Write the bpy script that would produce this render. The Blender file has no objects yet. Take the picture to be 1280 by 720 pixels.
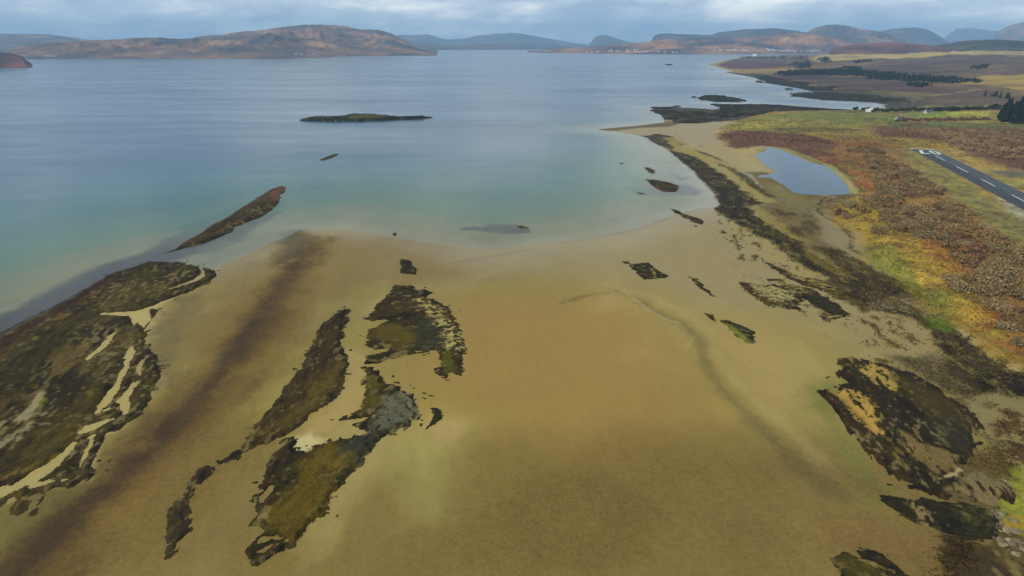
import bpy, math, random
import numpy as np
random.seed(7); rng = np.random.default_rng(7)
S = bpy.context.scene
COL = S.collection
# ------------------------------------------------------------------ camera geometry
CH, F, HOR = 100.0, 700.0, 52.0            # camera height, focal length and horizon of the 1280 px wide photograph
PITCH = math.atan((360-HOR)/F)
CP, SP = math.cos(PITCH), math.sin(PITCH)
LAND = 4.0                                  # level of the coastal plain

def W(px, py, z=0.0):
    """point of the level plane z under a sight line"""
    u, v = (px-640)/F, (360-py)/F
    d = np.array([u, v*SP+CP, v*CP-SP])
    t = (z-CH)/d[2]
    return np.array([d[0]*t, d[1]*t])
def WP(pts, z=0.0): return np.array([W(x, y, z) for x, y in pts])
def lin(c):
    c = np.asarray(c, float)/255.0
    return np.where(c <= .04045, c/12.92, ((c+.055)/1.055)**2.4)

# ------------------------------------------------------------------ noise
def _h(i, j, s):
    n = (i.astype(np.int64)*374761393 + j.astype(np.int64)*668265263 + s*1442695041) & 0x7fffffff
    n = ((n ^ (n >> 13))*1274126177) & 0x7fffffff
    n = ((n ^ (n >> 15))*668265263) & 0x7fffffff
    return ((n ^ (n >> 16)) & 0xffff)/65535.0
def vn(x, y, s=0):
    i, j = np.floor(x), np.floor(y); a, b = x-i, y-j
    a = a*a*(3-2*a); b = b*b*(3-2*b)
    return (_h(i, j, s)*(1-a)+_h(i+1, j, s)*a)*(1-b)+(_h(i, j+1, s)*(1-a)+_h(i+1, j+1, s)*a)*b
def fbm(x, y, sc, oc=4, s=0, ang=0.0, st=1.0):
    """about -1..1; st stretches the pattern along direction ang (degrees)"""
    if ang or st != 1.0:
        c, q = math.cos(math.radians(ang)), math.sin(math.radians(ang))
        x, y = (x*c+y*q)/st, -x*q+y*c
    r = np.zeros(x.shape); a, t = 1.0, 0.0
    for o in range(oc):
        k = 2.03**o/sc
        r += a*(vn(x*k+17.3*o, y*k-9.1*o, s+o*31)*2-1); t += a; a *= .55
    return r/t*1.35
def sst(a, b, x):
    t = np.clip((x-a)/(b-a), 0, 1); return t*t*(3-2*t)

# ------------------------------------------------------------------ signed distances
def sdf(X, Y, poly, m=1e9):
    """distance to a closed outline, positive inside; -m where farther than m outside the box"""
    out = np.full(X.shape, -float(m))
    sel = (X > poly[:,0].min()-m) & (X < poly[:,0].max()+m) & (Y > poly[:,1].min()-m) & (Y < poly[:,1].max()+m)
    if not sel.any(): return out
    x, y = X[sel], Y[sel]
    d2 = np.full(x.shape, 1e18); ins = np.zeros(x.shape, bool)
    n = len(poly)
    for k in range(n):
        ax, ay = poly[k]; bx, by = poly[(k+1) % n]
        ex, ey = bx-ax, by-ay
        L = ex*ex+ey*ey+1e-12
        t = np.clip(((x-ax)*ex+(y-ay)*ey)/L, 0, 1)
        d2 = np.minimum(d2, (x-ax-ex*t)**2+(y-ay-ey*t)**2)
        if abs(ey) > 1e-12:
            ins ^= ((ay > y) != (by > y)) & (x < ex*(y-ay)/ey+ax)
    d = np.sqrt(d2)
    out[sel] = np.where(ins, d, -d)
    return out
def stroke(X, Y, line, m):
    """line of (x, y, half width): half width minus distance"""
    out = np.full(X.shape, -float(m))
    mm = m+line[:,2].max()
    sel = (X > line[:,0].min()-mm) & (X < line[:,0].max()+mm) & (Y > line[:,1].min()-mm) & (Y < line[:,1].max()+mm)
    if not sel.any(): return out
    x, y = X[sel], Y[sel]; best = np.full(x.shape, -1e9)
    for k in range(len(line)-1):
        ax, ay, aw = line[k]; bx, by, bw = line[k+1]
        ex, ey = bx-ax, by-ay
        t = np.clip(((x-ax)*ex+(y-ay)*ey)/(ex*ex+ey*ey+1e-12), 0, 1)
        best = np.maximum(best, aw+(bw-aw)*t-np.hypot(x-ax-ex*t, y-ay-ey*t))
    out[sel] = best
    return out
def SW(pts, z=0.0):
    r = []
    for x, y, w in pts:
        p = W(x, y, z); r.append((p[0], p[1], w*.5*math.hypot(p[1]*CP+(CH-z)*SP, 0)/F))
    return np.array(r)

# ------------------------------------------------------------------ the land
DRY_PX = [(-420,640),(-200,520),(0,418),(60,388),(110,358),(140,341),(188,327),(225,329),(262,336),(275,334),(310,320),(350,301),(375,289),(430,286),
 (480,296),(540,306),(600,312),(640,311),(680,304),(730,300),(765,294),(800,284),(830,273),(865,263),(903,257),(895,243),(880,228),(868,213),(850,199),
 (835,188),(822,180),(808,172),(790,167),(765,163.5),(748,161.5),(765,159.5),(800,156.5),(830,153),(835,149),(824,144),(818,134.5),(848,132),(852,134),(890,137),
 (905,136),(890,130.5),(930,130),(965,131),(1000,133),(1040,136),(1075,137.5),(1108,135),(1112,131),(1090,127.5),(1060,126.5),(1020,123.5),(995,120),(990,117),(1018,115.5),
 (1000,110.5),(975,106),(958,102),(946,97),(925,93.5),(905,90),(915,88),(900,85),(885,80.5),(905,76),(925,72),(940,70.5),(1000,69.5)]
DRY = np.vstack([WP(DRY_PX), [(3600,5600),(9500,5600),(9500,-900),(-900,-900)]])
GR_PX = [(893,164),(908,156),(925,150.5),(945,146.5),(962,141.5),(1000,139),(1060,139.5),(1090,141),(1118,140.5),(1140,137),(1168,133),(1170,129),(1150,123),(1120,118.5),
 (1080,115.5),(1040,111.5),(1010,107.5),(985,103),(960,98.5),(940,94),(925,90),(908,86),(898,80.5),(915,75),(930,71.8),(1000,70)]
GR2_PX = [(1500,790),(1300,658),(1275,650),(1263,636),(1261,618),(1268,606),(1290,590),(1330,560),(1340,500),(1280,452),(1255,435),(1230,418),(1205,403),(1180,391),(1162,377),
 (1150,362),(1128,350),(1110,341),(1095,329),(1083,315),(1086,304),(1075,291),(1055,279),(1036,265),(1030,252),(1040,246),(1066,244),(1080,240),(1060,221),(1044,209),
 (1015,200),(985,186),(955,181),(920,184),(903,179),(895,171)]
GRASS = np.vstack([WP(GR_PX), [(3650,5500),(9400,5500),(9400,-200),(500,-200)], WP(GR2_PX)])
POND = WP([(952,184),(965,184),(980,188),(1000,196),(1015,203),(1033,207),(1045,215),(1055,225),(1062,235),(1066,243),(1040,244),(1020,244),(1002,243),(988,240),
 (982,235),(972,229),(962,222),(945,222),(945,218.5),(962,217.5),(966,212),(957,208),(950,203),(947,197),(940,195),(950,190),(958,187)], 2.0)
POND_Z = 2.0
RA, RB_ = W(1155, 187.5, LAND), W(1267, 244.8, LAND)
RU = (RB_-RA)/np.linalg.norm(RB_-RA); RN = np.array([-RU[1], RU[0]])
RA = RA - RU*6
def runway_d(X, Y):
    s = (X-RA[0])*RU[0]+(Y-RA[1])*RU[1]; t = (X-RA[0])*RN[0]+(Y-RA[1])*RN[1]
    return s, t

def HT(X, Y, full=False):
    """ground height"""
    X = np.asarray(X, float); Y = np.asarray(Y, float)
    d = sdf(X, Y, DRY); g = sdf(X, Y, GRASS); p = sdf(X, Y, POND, 60)
    fr_ = sst(420, 1100, Y)
    d = d+(1.6+9*fr_)*fbm(X, Y, 46, 5, 21)+(.5+2.5*fr_)*fbm(X, Y, 9, 3, 22)
    g = g+(1.2+5*fr_)*fbm(X, Y, 24, 4, 23); p = p+1.1*fbm(X, Y, 9, 4, 24)
    far = sst(900, 1500, Y)
    r = np.hypot(X, Y)
    z = np.where(d < 0, -0.022*np.maximum(-d, 0)*(1+.6*far)*(.10+.90*sst(0, 62, -d)), 1.3*(1-np.exp(-np.maximum(d, 0)/70))*(1+.5*far))
    z = np.maximum(z, -12)
    z = z + .30*fbm(X, Y, 42, 3, 5, 60, 1.8)*sst(-30, 40, d)*(1-sst(-5, 5, g))*sst(6, 40, d)
    bank = LAND - 1.3
    rise = .047*np.maximum(g-70, 0)*sst(1050, 1900, Y)
    rise = 105*(1-np.exp(-rise/105))
    s, t = runway_d(X, Y)
    flat = 1-sst(25, 60, np.abs(t))*1.0
    flat = np.where(s > -30, flat, 0)
    lump = .45*fbm(X, Y, 22, 4, 9)+.5*fbm(X, Y, 90, 2, 11)
    lumpfar = fbm(X, Y, 260, 4, 12)*12*sst(1100, 2000, Y)*sst(60, 400, g)
    z = z + sst(-1, 9, g)*bank*1.0 + sst(0, 25, g)*(lump*(1-flat))+rise+lumpfar
    z = np.where(flat > 0, z*(1-flat)+np.where(g > 5, LAND, z)*flat, z)
    # low rise carrying the conifer plantation
    q = W(1300, 150, LAND)
    z = z + 10*np.exp(-(((X-q[0]-60)/130)**2+((Y-q[1]-70)/110)**2))*sst(0, 60, g)
    z = z*(1-sst(-14, 0, p)) + (POND_Z+.45)*(sst(-14, 0, p))
    z = z - sst(-1.5, 5, p)*1.4
    if full: return z, d, g, p
    return z
def onland(px, py):
    """follow a sight line down to the ground"""
    u, v = (px-640)/F, (360-py)/F
    d = np.array([u, v*SP+CP, v*CP-SP])
    T = np.geomspace(60, 9000, 900)
    Z = HT(d[0]*T, d[1]*T)
    below = (CH+d[2]*T) < Z
    k = int(np.argmax(below)) if below.any() else len(T)-1
    if k == 0: return np.array([d[0]*T[0], d[1]*T[0]])
    a, b = T[k-1], T[k]
    T2 = np.linspace(a, b, 24); Z2 = HT(d[0]*T2, d[1]*T2); bl = (CH+d[2]*T2) < Z2
    t = T2[int(np.argmax(bl))] if bl.any() else b
    return np.array([d[0]*t, d[1]*t])
def LP(pts): return np.array([onland(x, y) for x, y in pts])

# ------------------------------------------------------------------ mesh helpers
def tag(o, label=None, cat=None, group=None, kind=None):
    if label: o['label'] = label
    if cat: o['category'] = cat
    if group: o['group'] = group
    if kind: o['kind'] = kind
    return o
def link(name, me, mat=None, parent=None):
    o = bpy.data.objects.new(name, me); COL.objects.link(o)
    if mat is not None:
        for m in (mat if isinstance(mat, (list, tuple)) else [mat]): me.materials.append(m)
    if parent: o.parent = parent
    return o
def npmesh(name, V, Fc, cols=None, smooth=True, mi=None, attrs=None):
    V = np.ascontiguousarray(V, np.float32); Fc = np.asarray(Fc, np.int32)
    k = Fc.shape[1]
    me = bpy.data.meshes.new(name)
    me.vertices.add(len(V)); me.vertices.foreach_set('co', V.ravel())
    me.loops.add(Fc.size); me.loops.foreach_set('vertex_index', Fc.ravel())
    me.polygons.add(len(Fc)); me.polygons.foreach_set('loop_start', np.arange(0, Fc.size, k, dtype=np.int32))
    me.polygons.foreach_set('loop_total', np.full(len(Fc), k, np.int32))
    me.polygons.foreach_set('use_smooth', np.full(len(Fc), smooth, bool))
    if mi is not None: me.polygons.foreach_set('material_index', np.asarray(mi, np.int32))
    if cols is not None:
        a = me.color_attributes.new('tint', 'FLOAT_COLOR', 'POINT')
        c = np.ones((len(V), 4), np.float32); c[:, :3] = cols
        a.data.foreach_set('color', c.ravel())
    for n, v in (attrs or {}).items():
        a = me.attributes.new(n, 'FLOAT', 'POINT'); a.data.foreach_set('value', np.asarray(v, np.float32))
    me.update(calc_edges=True)
    return me
def compact(V, Fc, arrs):
    used = np.zeros(len(V), bool); used[Fc.ravel()] = True
    idx = np.cumsum(used)-1
    return V[used], idx[Fc], [a[used] for a in arrs]
def gridfaces(nr, nc):
    i = np.arange(nr-1)[:, None]*nc+np.arange(nc-1)[None, :]
    return np.stack([i, i+1, i+nc+1, i+nc], -1).reshape(-1, 4)
def mesh_py(name, vs, fs, mi=None, smooth=False):
    me = bpy.data.meshes.new(name); me.from_pydata([tuple(v) for v in vs], [], [tuple(f) for f in fs])
    me.polygons.foreach_set('use_smooth', [smooth]*len(fs))
    if mi is not None: me.polygons.foreach_set('material_index', mi)
    me.update(); return me

# ------------------------------------------------------------------ materials
def newmat(name):
    m = bpy.data.materials.new(name); m.use_nodes = True
    n = m.node_tree.nodes; n.clear()
    o = n.new('ShaderNodeOutputMaterial'); b = n.new('ShaderNodeBsdfPrincipled')
    m.node_tree.links.new(b.outputs[0], o.inputs[0])
    return m, n, m.node_tree.links, b, o
def noise(n, l, scale, detail=6, rough=.6, vec=None, stretch=None):
    t = n.new('ShaderNodeTexNoise'); t.inputs['Scale'].default_value = scale
    t.inputs['Detail'].default_value = detail; t.inputs['Roughness'].default_value = rough
    if vec is None:
        g = n.new('ShaderNodeNewGeometry'); vec = g.outputs['Position']
    if stretch:
        mp = n.new('ShaderNodeMapping'); mp.inputs['Scale'].default_value = stretch[:3]
        mp.inputs['Rotation'].default_value = (0, 0, math.radians(stretch[3]))
        mp.vector_type = 'TEXTURE' if len(stretch) > 4 else 'POINT'
        l.new(vec, mp.inputs[0]); vec = mp.outputs[0]
    l.new(vec, t.inputs['Vector']); return t
def mth(n, l, op, a, b=None, c=None):
    t = n.new('ShaderNodeMath'); t.operation = op
    for i, v in enumerate((a, b, c)):
        if v is None: continue
        if isinstance(v, (int, float)): t.inputs[i].default_value = v
        else: l.new(v, t.inputs[i])
    return t.outputs[0]
def maprange(n, l, v, a, b, c, d):
    t = n.new('ShaderNodeMapRange'); l.new(v, t.inputs[0])
    for i, q in enumerate((a, b, c, d)): t.inputs[i+1].default_value = q
    return t.outputs[0]
def ground_mat(name, rough=.85, spec=.3, fine=1.2, var=.35, bump=.4, bscale=.8, coarse=.12):
    """surface colour comes from the modelled tint; two noises vary it and roughen it"""
    m, n, l, b, o = newmat(name)
    at = n.new('ShaderNodeAttribute'); at.attribute_name = 'tint'
    n1 = noise(n, l, fine, 8, .7); n2 = noise(n, l, coarse, 5, .6)
    f1 = maprange(n, l, n1.outputs[0], .3, .7, 1-var, 1+var)
    f2 = maprange(n, l, n2.outputs[0], .3, .7, 1-var*.35, 1+var*.35)
    f = mth(n, l, 'MULTIPLY', f1, f2)
    if name == 'shore_and_moor':
        aw = n.new('ShaderNodeAttribute'); aw.attribute_name = 'wet'
        k = mth(n, l, 'MULTIPLY', mth(n, l, 'MINIMUM', aw.outputs['Fac'], 1.0), .78)
        f = mth(n, l, 'ADD', mth(n, l, 'MULTIPLY', f, mth(n, l, 'SUBTRACT', 1.0, k)), k)
    vm = n.new('ShaderNodeVectorMath'); vm.operation = 'SCALE'
    l.new(at.outputs['Color'], vm.inputs[0]); l.new(f, vm.inputs['Scale'])
    l.new(vm.outputs[0], b.inputs['Base Color'])
    b.inputs['Roughness'].default_value = rough
    b.inputs['Specular IOR Level'].default_value = spec
    bn = noise(n, l, bscale, 8, .7)
    bp = n.new('ShaderNodeBump'); bp.inputs['Strength'].default_value = bump*(.45 if name == 'shore_and_moor' else 1); bp.inputs['Distance'].default_value = .4
    l.new(bn.outputs[0], bp.inputs['Height']); l.new(bp.outputs[0], b.inputs['Normal'])
    return m
def plain(name, rgb, rough=.8, var=.2, scale=1.0, spec=.3, obj=True, vary=0.0):
    m, n, l, b, o = newmat(name)
    tc = n.new('ShaderNodeTexCoord')
    t = noise(n, l, scale, 5, .6, tc.outputs['Object'] if obj else None)
    f = maprange(n, l, t.outputs[0], .3, .7, 1-var, 1+var)
    if vary:
        oi = n.new('ShaderNodeObjectInfo')
        f = mth(n, l, 'MULTIPLY', f, maprange(n, l, oi.outputs['Random'], 0, 1, 1-vary, 1+vary))
    c = n.new('ShaderNodeRGB'); c.outputs[0].default_value = (*lin(rgb), 1)
    vm = n.new('ShaderNodeVectorMath'); vm.operation = 'SCALE'
    l.new(c.outputs[0], vm.inputs[0]); l.new(f, vm.inputs['Scale']); l.new(vm.outputs[0], b.inputs['Base Color'])
    b.inputs['Roughness'].default_value = rough; b.inputs['Specular IOR Level'].default_value = spec
    return m

# ------------------------------------------------------------------ painting surface colours, with some cloud light and shade put in
def paint(C, X, Y, zones):
    """zone: (kind, shape, rgb, strength, soft, amp, scale[, speckle])"""
    for i, zn in enumerate(zones):
        kind, shp, rgb, k, soft, amp, sc = zn[:7]
        spk = zn[7] if len(zn) > 7 else None
        s = sdf(X, Y, shp, soft*2+amp*2) if kind == 'P' else stroke(X, Y, shp, soft*2+amp*2)
        sel = s > -(soft*2+amp*2)*.999
        if not sel.any(): continue
        x, y = X[sel], Y[sel]
        a = s[sel]+amp*fbm(x, y, sc, 5, 100+i*7)+min(amp*.45, 2.5)*fbm(x, y, max(sc*.16, .8), 3, 103+i*7)
        a = sst(-soft, soft, a)*k
        if spk: a = a*sst(spk[0]-.12, spk[0]+.12, fbm(x, y, spk[1], 4, 300+i*3, *(spk[2:] if len(spk) > 2 else ())))
        C[sel] += (lin(rgb)-C[sel])*a[:, None]
    return C
def P0(pts): return WP(pts, .5)            # on the flats
def PL(pts): return WP(pts, LAND)          # on the coastal plain
def ang(a, b):
    p, q = W(*a), W(*b); return math.degrees(math.atan2(q[1]-p[1], q[0]-p[0]))
A_LEFT = ang((40,560), (170,400)); A_RIGHT = ang((1060,540), (960,330)); A_SPIT = ang((990,300), (880,205))

SAND = (148,130,66)
ZONES_SAND = [
 # far wet sand near the waterline is greyer and paler
 ('P', P0([(500,325),(640,318),(760,300),(850,272),(905,255),(960,300),(1040,350),(1110,395),(1180,430),(1190,470),(1100,450),(1000,400),(900,390),(760,350),(600,345)]), (150,134,98), .85, 25, 12, 60),
 ('P', P0([(275,334),(340,300),(375,287),(480,294),(560,306),(560,345),(470,360),(380,400),(300,420),(255,400),(250,360)]), (128,106,58), .8, 15, 12, 30),
 ('P', P0([(560,380),(800,370),(860,430),(900,520),(820,600),(640,560),(560,480)]), (156,122,62), .7, 25, 15, 60),
 ('P', P0([(780,380),(1000,410),(1020,500),(1000,560),(940,520),(870,430)]), (164,140,84), .7, 14, 8, 30),
 ('P', P0([(640,600),(700,592),(770,602),(815,622),(840,650),(820,700),(740,740),(660,720),(632,660)]), (104,80,38), .6, 4, 4, 20),
 ('P', P0([(480,650),(640,640),(700,760),(420,760)]), (122,103,54), .6, 14, 6, 20),
 ('P', P0([(820,560),(980,570),(1040,680),(1000,760),(800,760),(780,640)]), (120,98,50), .6, 16, 8, 30),
 ('P', P0([(-200,560),(1300,560),(1300,800),(-200,800)]), (116,95,47), .75, 16, 10, 40),
 ('P', P0([(250,400),(370,330),(400,360),(340,500),(210,740),(-100,820),(-100,700),(0,640),(140,590),(200,500)]), (118,96,42), .7, 8, 7, 20),
 ('P', P0([(-100,700),(0,640),(130,596),(190,515),(240,470),(215,550),(110,660),(0,760),(-120,830)]), (92,82,40), .75, 6, 5, 14),
 # pale patches; the soft ones paint sunlight through cloud into the sand
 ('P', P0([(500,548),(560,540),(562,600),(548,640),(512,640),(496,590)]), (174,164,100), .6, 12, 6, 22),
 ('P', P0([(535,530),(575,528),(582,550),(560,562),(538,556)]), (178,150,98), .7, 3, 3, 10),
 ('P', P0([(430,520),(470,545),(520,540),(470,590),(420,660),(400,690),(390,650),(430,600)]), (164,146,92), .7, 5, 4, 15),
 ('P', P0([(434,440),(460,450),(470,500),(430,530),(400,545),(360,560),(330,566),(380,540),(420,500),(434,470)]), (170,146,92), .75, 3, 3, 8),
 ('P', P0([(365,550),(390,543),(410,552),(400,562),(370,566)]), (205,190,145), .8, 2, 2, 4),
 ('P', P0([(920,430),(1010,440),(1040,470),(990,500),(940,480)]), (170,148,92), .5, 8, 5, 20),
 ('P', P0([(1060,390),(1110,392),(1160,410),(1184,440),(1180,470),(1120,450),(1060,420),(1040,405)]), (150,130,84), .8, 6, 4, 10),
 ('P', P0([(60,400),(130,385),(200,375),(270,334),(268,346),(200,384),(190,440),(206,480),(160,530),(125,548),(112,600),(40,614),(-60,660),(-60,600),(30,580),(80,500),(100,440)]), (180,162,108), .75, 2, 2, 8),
 # green film and dark hollows round the right hand reef
 ('P', P0([(1012,484),(1046,478),(1048,520),(1068,560),(1110,615),(1085,622),(1050,585),(1028,540),(1010,510)]), (108,112,52), .75, 5, 4, 10),
 ('P', P0([(1050,590),(1095,600),(1105,620),(1070,622),(1046,605)]), (104,80,40), .6, 5, 3, 8),
 ('P', P0([(1020,660),(1080,640),(1150,665),(1200,690),(1180,760),(1130,720),(1040,690)]), (118,92,50), .7, 5, 4, 8),
 # tidal channels
 ('L', SW([(395,300,10),(378,325,30),(362,352,40),(338,395,50),(300,445,58),(250,500,66),(190,568,76),(110,640,92),(30,720,120),(-70,810,150)]), (76,54,24), .88, 9, 7, 16),
 ('L', SW([(375,318,8),(352,355,14),(318,405,20),(270,470,24),(200,545,30),(110,640,40),(10,740,50)]), (48,34,16), .5, 4, 5, 9),
 ('L', SW([(400,345,12),(372,400,22),(325,460,24),(262,530,26),(180,615,34),(60,735,40)]), (126,97,42), .45, 5, 3, 15),
 ('L', SW([(290,395,18),(262,445,18),(222,500,16),(178,560,14)]), (128,102,46), .55, 4, 4, 12),
 ('L', SW([(235,375,30),(215,410,44),(200,450,34),(195,490,22)]), (112,98,60), .85, 4, 4, 9),
 ('P', P0([(120,600),(60,640),(0,690),(-80,760),(-80,640),(0,632),(60,616)]), (116,104,50), .8, 4, 4, 10),
 ('L', SW([(760,362,4),(795,376,10),(825,396,11),(856,408,12),(873,428,13),(880,455,15),(902,490,18),(940,530,22),(992,580,24),(1050,628,26)]), (88,82,48), .5, 2.8, 2.0, 8),
 ('L', SW([(770,362,3),(812,372,5),(850,390,6),(884,410,6),(893,440,6),(915,475,8),(960,520,10),(1020,575,12)]), (176,156,104), .34, 2.6, 2.2, 8),
 ('L', SW([(780,366,2),(800,382,3),(822,398,4),(848,406,3)]), (180,162,118), .5, .9, 1.2, 5),
 ('L', SW([(856,440,3),(860,432,4),(868,424,3)]), (180,160,112), .35, .8, .9, 5),
 ('L', SW([(1000,430,4),(1030,500,5),(1005,505,3)]), (186,168,118), .2, 2, 2, 12),
 ('L', SW([(560,330,3),(620,320,3),(700,305,3),(790,288,3),(850,268,3)]), (118,100,66), .5, 2, 2, 20),
 ('L', SW([(700,382,3),(730,372,5),(760,368,4)]), (96,80,48), .5, 1.5, 2, 6),
 ('L', SW([(655,372,6),(700,378,7),(725,374,4)]), (104,86,48), .4, 2.5, 2.5, 8, (.1, 3)),
]
ZONES_BED = [
 # weed growing under the shallow water
 ('P', WP([(-200,430),(-60,412),(0,394),(60,362),(108,338),(145,325),(180,314),(205,300),(240,276),(285,258),(340,236),(352,232),(352,262),(300,300),(235,322),(195,335),(130,356),(0,425),(-200,520)]), (34,27,32), .9, 4, 4, 14),
 ('P', WP([(575,284),(592,281),(602,283),(612,277),(628,278),(645,280),(662,284),(662,290),(640,292),(612,290),(598,287),(582,287)]), (22,18,20), .97, 1.2, 2, 6),
 ('P', WP([(800,222),(850,230),(880,238),(870,243),(835,243),(790,240),(782,232)]), (60,58,62), .7, 4, 4, 10),
 ('P', WP([(348,292),(372,286),(390,298),(372,340),(350,350),(340,330),(356,308)]), (62,60,50), .6, 5, 4, 12),
 ('P', WP([(200,335),(250,310),(300,296),(345,285),(350,300),(300,318),(270,334)]), (110,112,70), .6, 6, 6, 14),
 ('P', WP([(720,215),(800,215),(800,222),(720,226)]), (70,78,66), .4, 6, 6, 12),
 ('L', SW([(840,218,4),(852,224,5),(864,222,3)],0), (50,48,50), .7, 1.5, 2, 6),
]
SEAWEED = (46,37,22)
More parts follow.
